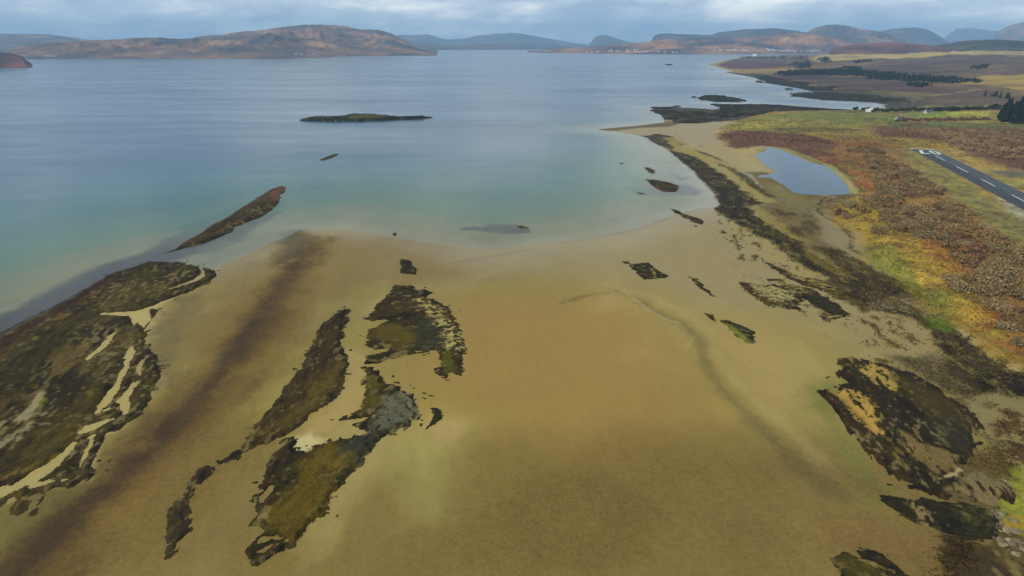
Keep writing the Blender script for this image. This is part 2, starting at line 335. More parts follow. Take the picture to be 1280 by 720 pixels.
ZONES_SHORE = [
 ('P', P0([(895,262),(960,298),(1060,345),(1110,390),(1180,440),(1185,480),(1110,470),(1000,400),(940,355),(890,290)]), (66,54,32), .8, 6, 4, 10, (.42, 2.6, A_RIGHT, 2.2)),
 # the spit: tan sand on the lee, weed on the water side
 ('P', P0([(750,161.5),(800,156),(835,150),(875,154),(905,151),(930,158),(905,166),(893,168),(905,182),(925,190),(945,198),(968,207),(974,212),(950,219),(925,212),(905,203),(870,188),(835,182),(815,173),(790,167)]), (160,142,98), .95, 3, 4, 20),
 ('P', P0([(745,161.5),(800,156.5),(835,151),(850,153),(840,158),(800,160),(770,163),(752,163)]), (84,72,50), .8, 3, 3, 20),
 ('P', P0([(905,218),(945,215),(972,224),(1003,243),(1066,244),(1060,262),(1085,300),(1100,338),(1130,356),(1090,365),(1030,325),(985,297),(955,262),(925,236)]), (106,92,58), .95, 3, 4, 20),
 ('P', P0([(960,230),(985,240),(1003,248),(990,262),(965,250)]), (116,106,64), .8, 4, 4, 14),
 ('P', P0([(968,262),(995,258),(1020,268),(1026,290),(1000,300),(975,285)]), (72,62,36), .75, 4, 4, 12, (-.1, 8)),
 ('P', P0([(985,250),(1025,250),(1030,262),(1000,268),(975,262)]), (118,108,62), .6, 3, 3, 14),
 ('P', P0([(1020,262),(1045,275),(1062,295),(1078,305),(1088,330),(1105,345),(1120,356),(1100,356),(1060,325),(1030,300),(1025,280)]), (140,126,90), .85, 3, 3, 14),
 ('P', P0([(835,188),(850,186),(872,194),(888,205),(907,217),(922,230),(938,242),(952,254),(935,258),(945,268),(962,280),(987,297),(1007,312),(1042,335),(1072,352),(1105,368),(1085,376),(1045,356),(1018,342),(988,323),(964,304),(944,293),(924,281),(904,269),(892,260),(903,256),(894,243),(879,228),(867,213),(849,199)]), SEAWEED, .97, 1.5, 3, 10),
 ('P', P0([(800,170),(822,167),(842,171),(857,180),(840,187),(824,181),(812,176)]), SEAWEED, .95, 1.5, 3, 10),
 ('P', P0([(835,176),(860,184),(876,190),(893,201),(917,215),(942,235),(968,252),(960,258),(945,251),(930,239),(910,223),(890,208),(864,194),(842,188)]), (150,132,44), .9, 1.5, 4, 9),
 ('P', P0([(826,172),(846,172),(862,180),(846,180)]), (158,138,50), .7, 1.5, 3, 9),
 ('P', P0([(933,254),(955,261),(976,277),(992,291),(1004,301),(990,301),(963,284),(945,268)]), (134,116,40), .85, 1.2, 4, 8),
 ('P', P0([(998,310),(1020,316),(1046,334),(1068,352),(1050,352),(1018,334)]), (112,98,40), .8, 1.2, 3, 8),
 ('L', SW([(868,187,4),(886,194,6),(910,203.5,4)],.5), (66,58,38), .9, 1.2, 2, 8),
 ('L', SW([(900,206,3),(918,213,6),(936,228,9),(952,240,9),(967,247,4)],.5), (62,54,36), .9, 1.2, 2.5, 8),
 ('L', SW([(925,213,2),(938,222,4),(952,234,3)],.5), (170,168,160), .6, .8, 1.5, 5),
 ('P', P0([(1018,309),(1046,314),(1078,330),(1104,345),(1112,360),(1088,360),(1062,346),(1038,328)]), (70,58,32), .92, 1.5, 3, 8),
 ('L', SW([(842,166,1.4),(850,172,1.6),(872,178,1.6),(880,186,1.4)],.5), (98,84,56), .5, .8, 1.5, 8),
 # strand line of cast weed along the beach
 ('L', SW([(1060,244,1.5),(1028,250,2.5),(1020,262,4),(1030,270,3),(1052,282,4),(1064,298,4),(1062,312,4),(1080,322,3),(1098,334,3),(1112,345,3)],.8), (58,46,28), .85, .7, 1.2, 4, (-.25, 2.5)),
 ('L', SW([(1042,262,8),(1062,275,10),(1074,290,12),(1074,308,10)],1), (158,142,108), .7, 1, 1, 6),
 ('L', SW([(1030,246,9),(1046,250,8)],1), (156,146,108), .7, 2, 1, 6),
 # bouldery upper shore
 ('P', P0([(1000,352),(1060,350),(1110,352),(1150,362),(1180,390),(1255,436),(1330,490),(1330,600),(1262,606),(1240,560),(1205,520),(1185,478),(1180,442),(1162,414),(1138,398),(1108,391),(1078,390),(1056,378)]), (80,68,42), .95, 1.5, 3, 10),
 ('P', P0([(1050,348),(1120,346),(1146,362),(1120,372),(1080,380),(1060,372)]), (56,44,28), .9, 2, 3, 8),
 ('P', P0([(1085,380),(1140,374),(1180,392),(1205,410),(1180,416),(1150,400),(1110,392)]), (126,116,86), .9, 1.5, 2.5, 5, (.05, 2.2)),
 ('L', SW([(1074,389,5),(1110,391,6),(1142,398,8),(1164,414,9),(1180,438,10),(1186,462,9),(1182,490,7)],.5), (46,33,24), .9, 1, 1.5, 5),
 ('P', P0([(1180,408),(1210,425),(1250,450),(1300,490),(1330,520),(1330,560),(1240,500),(1210,480),(1190,450)]), (62,52,30), .9, 2, 3, 6),
 ('P', P0([(1192,412),(1210,410),(1250,434),(1285,458),(1325,490),(1310,494),(1260,466),(1215,436)]), (176,160,108), .85, 1.2, 1.5, 5, (-.05, 3, ang((1210,440),(1240,430)), 5)),
 ('P', P0([(1155,398),(1172,396),(1196,408),(1190,420),(1166,414)]), (90,112,28), .85, 1.2, 2, 5),
 ('P', P0([(1184,430),(1230,440),(1262,462),(1240,470),(1200,456)]), (104,90,58), .8, 1.2, 2, 5, (0, 2.2)),
 ('P', P0([(1186,455),(1230,462),(1260,470),(1230,486),(1195,482),(1176,470)]), (74,66,44), .9, 2, 2, 6),
 ('P', P0([(1110,448),(1170,448),(1190,470),(1215,500),(1190,500),(1160,478)]), (88,80,60), .8, 3, 3, 6),
 ('P', P0([(1222,478),(1260,466),(1330,480),(1330,508),(1262,494),(1232,496)]), (40,32,22), .9, 1.5, 2.5, 6),
 ('P', P0([(1200,500),(1240,494),(1330,500),(1330,640),(1262,590),(1250,560),(1225,540)]), (136,122,78), .9, 1.5, 2.5, 8),
 ('P', P0([(1230,505),(1280,520),(1330,560),(1330,600),(1262,606),(1245,570)]), (70,46,28), .85, 1.5, 2, 5, (0.05, 3)),
 ('P', P0([(1170,560),(1260,570),(1266,620),(1250,650),(1200,640),(1160,610)]), (92,78,48), .8, 2, 2, 6),
 ('P', P0([(1262,636),(1300,650),(1400,720),(1400,800),(1190,800),(1180,720),(1172,692),(1190,672),(1235,684)]), (48,40,24), .93, 2, 2.5, 5),
 ('P', P0([(1200,690),(1300,680),(1300,760),(1200,760)]), (80,58,34), .8, 2, 2, 4, (.15, 1.6)),
 ('P', P0([(1245,680),(1280,668),(1310,690),(1280,720),(1250,706)]), (104,90,54), .7, 1, 1, 3, (0, 2)),
 # bay beyond the spit
 ('P', P0([(812,133),(850,130),(900,129),(960,129.5),(1040,135),(1088,138),(1040,140.5),(960,142),(930,149),(905,152),(870,155),(845,153),(825,146)]), (44,42,40), .95, 2, 6, 25),
 ('P', P0([(905,90),(950,93),(985,103),(1020,110),(1060,113),(1120,117.5),(1165,126),(1172,130),(1140,136),(1100,134),(1112,130),(1060,127),(1000,121.5),(985,116),(950,100)]), (46,44,44), .95, 3, 8, 30),
 ('P', P0([(1085,116.5),(1150,122),(1165,128),(1120,128),(1070,122)]), (104,98,84), .75, 4, 8, 18, (0, 20)),
]
ZONES_NEARLAND = [
 ('P', PL([(893,166.5),(930,163),(962,164),(1020,170),(1058,182),(1090,205),(1060,214),(1030,204),(1000,191),(985,184),(955,180.5),(920,182.5)]), (96,60,42), .95, 4, 6, 22),
 ('P', PL([(905,168),(960,166),(1000,172),(960,177)]), (112,74,50), .6, 5, 6, 14, (.1, 14)),
 ('P', PL([(1040,172),(1100,174),(1145,188),(1180,226),(1215,264),(1255,300),(1300,345),(1330,440),(1270,430),(1230,380),(1200,352),(1150,318),(1100,300),(1075,272),(1085,245),(1078,225),(1052,200)]), (138,102,48), .9, 5, 9, 25),
 ('P', PL([(1036,250),(1075,246),(1122,258),(1180,268),(1175,282),(1150,300),(1190,330),(1240,390),(1290,450),(1250,436),(1200,404),(1160,374),(1130,352),(1095,328),(1080,300),(1056,280)]), (158,130,46), .93, 4, 7, 20),
 ('P', PL([(1075,300),(1110,305),(1150,340),(1180,370),(1170,388),(1130,352),(1092,325)]), (122,124,44), .8, 4, 5, 12),
 ('P', PL([(1070,262),(1120,264),(1180,272),(1170,280),(1110,276),(1075,272)]), (172,142,44), .85, 3, 4, 12),
 ('P', PL([(1148,300),(1210,310),(1240,330),(1200,345),(1165,330)]), (150,92,34), .8, 5, 7, 14, (-.15, 7)),
 ('P', PL([(1220,360),(1290,390),(1330,450),(1290,448),(1240,412)]), (146,88,36), .85, 5, 7, 14, (-.2, 7)),
 ('P', PL([(1060,178),(1098,180),(1094,192),(1062,190)]), (150,92,38), .9, 4, 6, 14, (0, 9)),
 ('P', PL([(1052,205),(1088,208),(1100,240),(1078,246),(1066,222)]), (148,88,34), .9, 3, 6, 14, (-.1, 9)),
 ('P', PL([(1020,184),(1046,186),(1056,200),(1036,202)]), (150,92,34), .8, 3, 6, 14, (0, 9)),
 ('P', PL([(1095,158),(1160,156),(1300,160),(1320,225),(1250,205),(1212,193),(1178,176),(1150,172),(1096,170)]), (98,60,42), .92, 5, 8, 24),
 ('P', PL([(1110,160),(1150,158),(1300,160),(1300,175),(1170,168)]), (122,98,52), .7, 5, 8, 20, (.05, 20)),
 ('P', PL([(1196,196),(1240,200),(1262,212),(1220,211)]), (104,60,40), .85, 4, 6, 14),
 ('P', PL([(1120,178),(1180,178),(1215,195),(1300,222),(1300,290),(1240,262),(1190,228),(1150,200)]), (158,130,52), .9, 5, 6, 22),
 ('P', PL([(1138,196),(1160,196),(1250,262),(1310,300),(1310,330),(1250,300),(1200,255)]), (132,116,50), .85, 5, 5, 25),
 ('P', PL([(1190,210),(1300,215),(1300,246),(1262,236),(1225,222)]), (138,126,72), .75, 5, 6, 20, (-.2, 16)),
 ('P', PL([(1240,246),(1290,246),(1320,300),(1290,290)]), (150,146,116), .85, 3, 3, 15),
 ('P', PL([(1235,213),(1268,213),(1290,222),(1250,222)]), (92,86,76), .8, 4, 5, 15),
 ('P', PL([(1124,182),(1150,190),(1200,222),(1258,262),(1330,310),(1330,330),(1240,280),(1188,240),(1140,206)]), (128,120,56), .8, 2.5, 3, 20),
 ('L', SW([(1136,192,3),(1188,228,4),(1252,272,5),(1320,318,6)],4), (104,98,50), .6, 2, 2, 14),
 ('L', SW([(1164,182.5,2),(1215,205,3),(1290,238,3)],4), (136,128,66), .8, 2, 2, 14),
 ('L', SW([(925,182.5,3.5),(952,180.2,4.5),(980,183,5),(1012,195,7),(1040,207,8),(1056,222,9),(1070,241,9)],3), (142,138,44), .95, 1.2, 1.5, 10),
 ('L', SW([(1046,213,3),(1060,224,4),(1070,240,6)],3), (168,150,100), .75, .8, 1, 10),
 ('L', SW([(1060,216,3),(1072,228,4),(1083,242,4)],3), (70,90,30), .85, 1, 1.5, 8),
 ('L', SW([(945,193,5),(958,187,3)],2), (150,142,46), .9, 1.5, 1.5, 8),
 ('L', SW([(948,201,4),(956,206,5),(965,212,4)],2), (150,136,50), .9, 1.5, 1.5, 8),
 ('L', SW([(1124,336,4),(1165,365,4),(1205,398,4),(1256,432,4),(1290,452,4)],3), (96,104,38), .7, 1.2, 2, 6),
 ('P', PL([(1254,600),(1280,575),(1420,560),(1420,700),(1290,660),(1266,648),(1258,632)]), (136,140,36), .92, 1.5, 2, 8),
 ('P', PL([(1254,640),(1278,636),(1286,656),(1262,652)]), (178,140,40), .85, 1, 1.5, 4),
 # green pastures by the bay
 ('P', PL([(902,158),(925,151),(945,147),(1000,139.5),(1060,140),(1112,142),(1128,152),(1112,157),(1020,163),(950,164)]), (132,122,46), .92, 4, 6, 30),
 ('P', PL([(962,146),(1000,140),(1060,140.5),(1108,143),(1124,151),(1060,156),(1010,148)]), (104,112,40), .75, 6, 10, 40),
 ('P', PL([(925,153),(960,150),(1000,155),(980,160),(940,161)]), (156,144,48), .75, 5, 8, 30),
 ('P', PL([(960,160),(1030,158),(1090,162),(1060,165),(985,166)]), (96,88,40), .7, 4, 5, 20),
 ('P', PL([(1108,151),(1300,156),(1300,162),(1200,160),(1110,160)]), (92,98,42), .85, 4, 5, 25),
 ('L', SW([(1030,165,1.4),(1065,163,1.6),(1100,163.5,1.4)],4), (150,146,134), .7, 1, 1, 30),
]
def zones_far():
    return [
 ('P', LP([(1128,142),(1165,139.5),(1240,139.5),(1240,145),(1150,148)]), (122,136,44), .95, 4, 5, 30),
 ('P', LP([(1180,140),(1240,139.5),(1240,144.5),(1190,145)]), (164,154,56), .85, 4, 5, 30),
 ('P', LP([(1165,132),(1240,130),(1240,138),(1170,138)]), (134,112,72), .7, 5, 8, 25),
 ('P', LP([(1010,72),(1080,64),(1180,59.5),(1300,59),(1300,68),(1180,69),(1085,74),(1020,77.5)]), (180,152,80), .95, 10, 26, 80),
 ('P', LP([(1040,80),(1100,74),(1180,70),(1300,69),(1300,94),(1200,96),(1120,90),(1060,86)]), (84,64,50), .85, 12, 30, 90),  # dark heather, with the cloud shadow over it put into the colour
 ('P', LP([(1180,102),(1240,94),(1300,92),(1300,116),(1240,108)]), (168,138,52), .95, 8, 22, 60),
 ('P', LP([(1075,104),(1150,102),(1230,106),(1240,118),(1150,116),(1080,112)]), (96,64,44), .85, 8, 16, 50),
 ('L', np.array([[*onland(1165,120), 5], [*onland(1200,115), 6], [*onland(1225,111), 6]]), (150,130,84), .8, 3, 5, 30),
 ('P', LP([(895,81),(930,76),(985,77),(992,84),(940,87),(910,86)]), (84,46,48), .9, 10, 16, 60),
 ('P', LP([(906,86.5),(940,86.5),(992,85),(1012,89),(960,93),(925,92)]), (140,112,58), .9, 8, 12, 50),
 ('P', LP([(960,93),(1020,88),(1100,96),(1150,104),(1100,110),(1020,106)]), (66,46,44), .85, 8, 16, 50),
 ('P', LP([(1080,112),(1140,116),(1170,122),(1160,127),(1110,118)]), (112,98,56), .7, 5, 8, 40),
 ('P', LP([(1130,126),(1240,112),(1290,118),(1290,135),(1180,132)]), (86,62,46), .8, 8, 14, 40),
 ('P', LP([(1005,140),(1100,139),(1120,135),(1230,127),(1230,132),(1130,142)]), (60,64,36), .5, 6, 8, 20)]

GM = ground_mat('shore_and_moor', rough=.8, spec=.22, fine=1.1, var=.34, bump=.35, bscale=.7, coarse=.06)
# moist sand is glossier: roughness follows the modelled wetness
def build_ground():
    az = np.radians(np.concatenate([np.linspace(-112, -54, 60)[:-1], np.linspace(-54, 54, 1330), np.linspace(54, 112, 60)[1:]]))
    dep = np.concatenate([np.linspace(86, 60, 16)[:-1], np.linspace(60, 8.5, 640)[:-1], np.linspace(8.5, .93, 260)])
    R = CH/np.tan(np.radians(dep))
    A, RR = np.meshgrid(az, R); X = (RR*np.sin(A)).ravel(); Y = (RR*np.cos(A)).ravel()
    Z, d, g, p = HT(X, Y, True)
    # small relief
    dry = sst(0, 25, d)
    Z = Z + .05*fbm(X, Y, 5, 3, 41)*(Y < 700)*sst(6, 30, d)
    C = np.empty((len(X), 3)); C[:] = lin((122,118,62))                     # bed of the sea
    deep = sst(-8, -120, d)
    C += (lin((96,110,70))-C)*deep[:, None]
    sand = sst(-22, 10, d)
    C += (lin(SAND)-C)*sand[:, None]
    C *= (1+.13*fbm(X, Y, 55, 4, 51, 60, 1.8)+.05*fbm(X, Y, 6, 3, 52, 80, 4))[:, None]
    nearm = Y < 760
    wx = X+22*fbm(X, Y, 70, 3, 531); wy = Y+22*fbm(X, Y, 70, 3, 532)
    rg = 1-np.abs(fbm(wx, wy, 85, 4, 533, 55, 1.8)); q1 = sst(.70, .98, rg)*sst(0, 30, d)*.55
    C += (lin((186,164,108))-C)*q1[:, None]
    q2 = sst(.05, .55, fbm(wx, wy, 60, 4, 534, 50, 1.7))*sst(0, 30, d)*.5
    C += (lin((120,106,62))-C)*q2[:, None]
    def app(zs, mask):
        idx = np.nonzero(mask)[0]; c = C[idx]; paint(c, X[idx], Y[idx], zs); C[idx] = c
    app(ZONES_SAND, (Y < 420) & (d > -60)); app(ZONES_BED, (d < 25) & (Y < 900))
    # grass and heath
    gm = sst(-1.2, 1.2, g+1.6*fbm(X, Y, 6, 4, 61))
    base = np.empty_like(C); base[:] = lin((142,120,52))
    fm = sst(950, 1250, Y+120*fbm(X, Y, 200, 3, 62))
    base += (lin((96,74,44))-base)*fm[:, None]
    base += (lin((150,124,62))-base)*(fm*sst(.15, .5, fbm(X, Y, 120, 5, 63, 10, 2.5))*.55)[:, None]
    base += (lin((60,48,40))-base)*(fm*sst(.1, .45, fbm(X, Y, 90, 5, 64, -5, 2.5))*.6)[:, None]
    C += (base-C)*gm[:, None]
    lum0 = C.mean(1).copy(); app(ZONES_SHORE, (d > -30))
    lum1 = C.mean(1).copy()
    app(ZONES_NEARLAND, (g > -12) & (Y < 1100))
    app(zones_far(), (Y > 700) & (g > -20))
    # mottling of the vegetation, cast weed and shells on the flats
    v = gm*(Y < 1100)
    C *= (1+v*(.42*fbm(X, Y, 3.0, 3, 71)+.26*fbm(X, Y, 14, 4, 72)))[:, None]
    mo = sst(.12, .4, .6*fbm(X, Y, 2.4, 3, 73)+.6*fbm(X, Y, 11, 3, 79))*v*.62
    C += (lin((92,66,34))-C)*mo[:, None]
    mg = sst(.35, .6, fbm(X, Y, 18, 4, 74))*v*.45
    C += (lin((104,108,40))-C)*mg[:, None]
    C *= (1+gm*sst(900, 1100, Y)*(.30*fbm(X, Y, 30, 4, 75, 5, 3)+.28*fbm(X, Y, 110, 4, 76, -4, 3.5)))[:, None]
    fb = gm*sst(950, 1200, Y)*sst(.2, .5, fbm(X, Y, 55, 5, 77, 3, 4))*.4
    C += (lin((150,122,64))-C)*fb[:, None]
    fd = gm*sst(950, 1200, Y)*sst(.2, .5, fbm(X, Y, 70, 5, 78, -3, 4))*.45
    C += (lin((52,40,36))-C)*fd[:, None]
    beach = sst(0, 30, d)*(1-gm)*(Y < 600)
    sp = sst(.80, .88, vn(X/.7, Y/.7, 81)*.75+.30*vn(X/26, Y/26, 83))*beach
    sp = sp*sst(.45, .65, vn(X/60, Y/60, 84))
    C += (lin((78,62,34))-C)*(sp*.3)[:, None]
    C *= (1+beach*.045*fbm(X, Y, 1.6, 3, 85, 100, 5))[:, None]
    dk = sst(.14, .05, lum1)*sst(.02, .08, lum0-lum1)*(1-gm)*sst(-2, 4, d)                      # weed, cobbles and ledges are patchy
    C *= (1+dk*(.35*fbm(X, Y, 1.8, 4, 86)+.30*fbm(X, Y, 7, 4, 87, A_SPIT, 2)))[:, None]
    ol = dk*sst(.15, .4, fbm(X, Y, 5, 4, 88, A_SPIT, 2))*.5
    C += (lin((92,80,34))-C)*ol[:, None]
    tn = dk*sst(.38, .55, fbm(X, Y, 2.6, 4, 89, A_SPIT, 2.5))*.6
    C += (lin((136,122,84))-C)*tn[:, None]
    Z = Z+dk*(Y < 900)*(.25+.3*fbm(X, Y, 3.5, 4, 90))
    C *= (1-dk[:, None]*np.array([.04, .08, .35]))
    C *= 1-(sst(0, 30, d)*(1-gm)*(Y < 600))[:, None]*np.array([-.03, .0, .24])
    C *= (.77+.05*gm)[:, None]
    C = np.clip(C, .004, .9)
    sd_, td_ = runway_d(X, Y); clear = (np.abs(td_) > 48) | (sd_ < -4)
    for nm, msk, num, lo, hi, ht in (('tussock_grass', (gm > .8) & (rng.random(len(Y)) > sst(430, 900, Y)) & (p < -3) & clear & (np.abs(A.ravel()) < .85), 40000, .2, .5, .7), ('cast_seaweed', (dk > .4) & (Y < 560) & (gm < .2) & (np.abs(A.ravel()) < .85), 42000, .16, .5, .35)):
        id_ = np.nonzero(msk)[0]; id_ = rng.choice(id_, min(num, len(id_)), replace=False)
        j_ = rng.normal(size=(len(id_), 2))*1.2
        Pq = np.stack([X[id_]+j_[:,0], Y[id_]+j_[:,1], Z[id_]+.12*ht], -1)
        sz = (lo+(hi-lo)*rng.random(len(id_)))*(.5+np.hypot(Pq[:,0], Pq[:,1])/650)
        Vq, Fq = leafquads(Pq, sz, rng, 1.0*ht+.3)
        Vq[:, 2] = np.maximum(Vq[:, 2], np.repeat(Z[id_], 4)-.1)
        cq = C[id_]*.86*np.exp(rng.normal(0, .18, len(id_)))[:, None]*(1+.04*rng.normal(size=(len(id_), 3)))
        mq = npmesh(nm, Vq, Fq, np.clip(np.repeat(cq, 4, 0), .004, .7), smooth=False)
        tag(link(nm, mq, ground_mat(nm, .95, .08, 1.5, .2, 0.0)), {'tussock_grass': 'yellow and rusty tussocks of rough grass covering the moor behind the beach', 'cast_seaweed': 'dark cast seaweed and cobbles strewn along the shore'}[nm], {'tussock_grass': 'grass', 'cast_seaweed': 'seaweed'}[nm], kind='stuff')
    V = np.stack([X, Y, Z], -1)
    Fc = gridfaces(len(R), len(az))
    # drop faces under deep water
    z4 = Z.reshape(len(R), len(az))
    keep = np.maximum.reduce([z4[:-1,:-1], z4[1:,:-1], z4[:-1,1:], z4[1:,1:]]).ravel() > -9.0
    Fc = Fc[keep]
    V, Fc, (C, wet) = compact(V, Fc, [C, (1-gm)*(1+sst(45, 2, d)*(Y < 500))*sst(.05, .14, C.mean(1))])
    me = npmesh('ground', V, Fc, C, attrs={'wet': wet})
    m, = [GM]
    n, l = m.node_tree.nodes, m.node_tree.links
    b = [q for q in n if q.type == 'BSDF_PRINCIPLED'][0]
    at = n.new('ShaderNodeAttribute'); at.attribute_name = 'wet'
    l.new(mth(n, l, 'SUBTRACT', .9, mth(n, l, 'MULTIPLY', at.outputs['Fac'], .3)), b.inputs['Roughness'])
    tag(link('ground', me, m), kind='structure')

def build_sea():
    az = np.radians(np.concatenate([np.linspace(-120, -54, 24)[:-1], np.linspace(-54, 54, 700), np.linspace(54, 120, 24)[1:]]))
    dep = np.concatenate([np.linspace(75, 20, 40)[:-1], np.linspace(20, .93, 340)])
    R = np.concatenate([CH/np.tan(np.radians(dep)), np.geomspace(6500, 42000, 24)])
    A, RR = np.meshgrid(az, R); X = (RR*np.sin(A)).ravel(); Y = (RR*np.cos(A)).ravel()
    H, d, g, p = HT(X, Y, True)
    h4 = H.reshape(len(R), len(az))
    keep = (np.minimum.reduce([h4[:-1,:-1], h4[1:,:-1], h4[:-1,1:], h4[1:,1:]]).ravel() < .02)
    Fc = gridfaces(len(R), len(az))[keep]
    # broad pattern of depth: green shallows run further out over the sand bar on the left
    D = np.maximum(-H, 0); dist = np.maximum(-d, 0)
    V = np.stack([X, Y, np.zeros_like(X)], -1)
    sh = D*(1+.25*fbm(X, Y, 90, 3, 91))
    V, Fc, (sh, dist) = compact(V, Fc, [sh, dist])
    me = npmesh('sea', V, Fc, attrs={'depth': sh, 'offing': dist*(1+4*sst(450, 900, V[:,1]))})
    m, n, l, b, o = newmat('sea_water')
    dp = n.new('ShaderNodeAttribute'); dp.attribute_name = 'depth'
    of = n.new('ShaderNodeAttribute'); of.attribute_name = 'offing'
    body = n.new('ShaderNodeValToRGB'); cr = body.color_ramp
    t = maprange(n, l, of.outputs['Fac'], 0, 420, 0, 1); l.new(t, body.inputs[0])
    cols = [(0, (150,134,80)), (.06, (128,130,76)), (.14, (66,110,74)), (.26, (26,86,70)), (.52, (22,78,88)), (1, (24,68,88))]
    cr.elements[0].position = 0; cr.elements[1].position = 1
    for p_, c_ in cols[1:-1]: cr.elements.new(p_)
    for e, (p_, c_) in zip(cr.elements, cols): e.position = p_; e.color = (*lin(c_), 1)
    l.new(body.outputs[0], b.inputs['Base Color'])
    b.inputs['IOR'].default_value = 1.333
    b.inputs['Specular IOR Level'].default_value = .5
    # calm slicks and breeze-ruffled streaks
    st = noise(n, l, .0035, 7, .62, None, (.35, 1.5, 1, 8))
    st2 = noise(n, l, .02, 6, .65, None, (.3, 1.3, 1, -6))
    mix = mth(n, l, 'ADD', mth(n, l, 'MULTIPLY', st.outputs[0], .65), mth(n, l, 'MULTIPLY', st2.outputs[0], .35))
    l.new(maprange(n, l, mix, .38, .62, .15, .28), b.inputs['Roughness'])
    w1 = noise(n, l, .35, 5, .6, None, (.6, 1.3, 1, 20)); w2 = noise(n, l, .06, 5, .6, None, (.6, 1.3, 1, 25))
    hsum = mth(n, l, 'ADD', mth(n, l, 'MULTIPLY', w1.outputs[0], .5), mth(n, l, 'MULTIPLY', w2.outputs[0], 1.6))
    bp = n.new('ShaderNodeBump'); bp.inputs['Distance'].default_value = .5
    l.new(maprange(n, l, mix, .36, .64, .16, .32), bp.inputs['Strength'])
    l.new(hsum, bp.inputs['Height']); l.new(bp.outputs[0], b.inputs['Normal'])
    # clear shallows: the bed shows through until the water is deep
    tr = n.new('ShaderNodeBsdfTransparent'); tr.inputs[0].default_value = (.965, .98, .965, 1)
    gl = n.new('ShaderNodeBsdfGlossy'); gl.inputs['Roughness'].default_value = .12
    l.new(bp.outputs[0], gl.inputs['Normal'])
    gg = n.new('ShaderNodeNewGeometry'); dt = n.new('ShaderNodeVectorMath'); dt.operation = 'DOT_PRODUCT'   # same reflectance seen from either side
    l.new(gg.outputs['Incoming'], dt.inputs[0]); l.new(gg.outputs['Normal'], dt.inputs[1])
    schlick = mth(n, l, 'ADD', .02, mth(n, l, 'MULTIPLY', .98, mth(n, l, 'POWER', mth(n, l, 'SUBTRACT', 1.0, mth(n, l, 'ABSOLUTE', dt.outputs['Value'])), 5.0)))
    mx1 = n.new('ShaderNodeMixShader'); l.new(schlick, mx1.inputs[0]); l.new(tr.outputs[0], mx1.inputs[1]); l.new(gl.outputs[0], mx1.inputs[2])
    e = mth(n, l, 'SUBTRACT', 1.0, mth(n, l, 'POWER', 2.718, mth(n, l, 'MULTIPLY', dp.outputs['Fac'], -.60)))
    mx = n.new('ShaderNodeMixShader'); l.new(e, mx.inputs[0]); l.new(mx1.outputs[0], mx.inputs[1]); l.new(b.outputs[0], mx.inputs[2])
    l.new(mx.outputs[0], o.inputs[0])
    tag(link('sea', me, m), kind='structure')
    return m

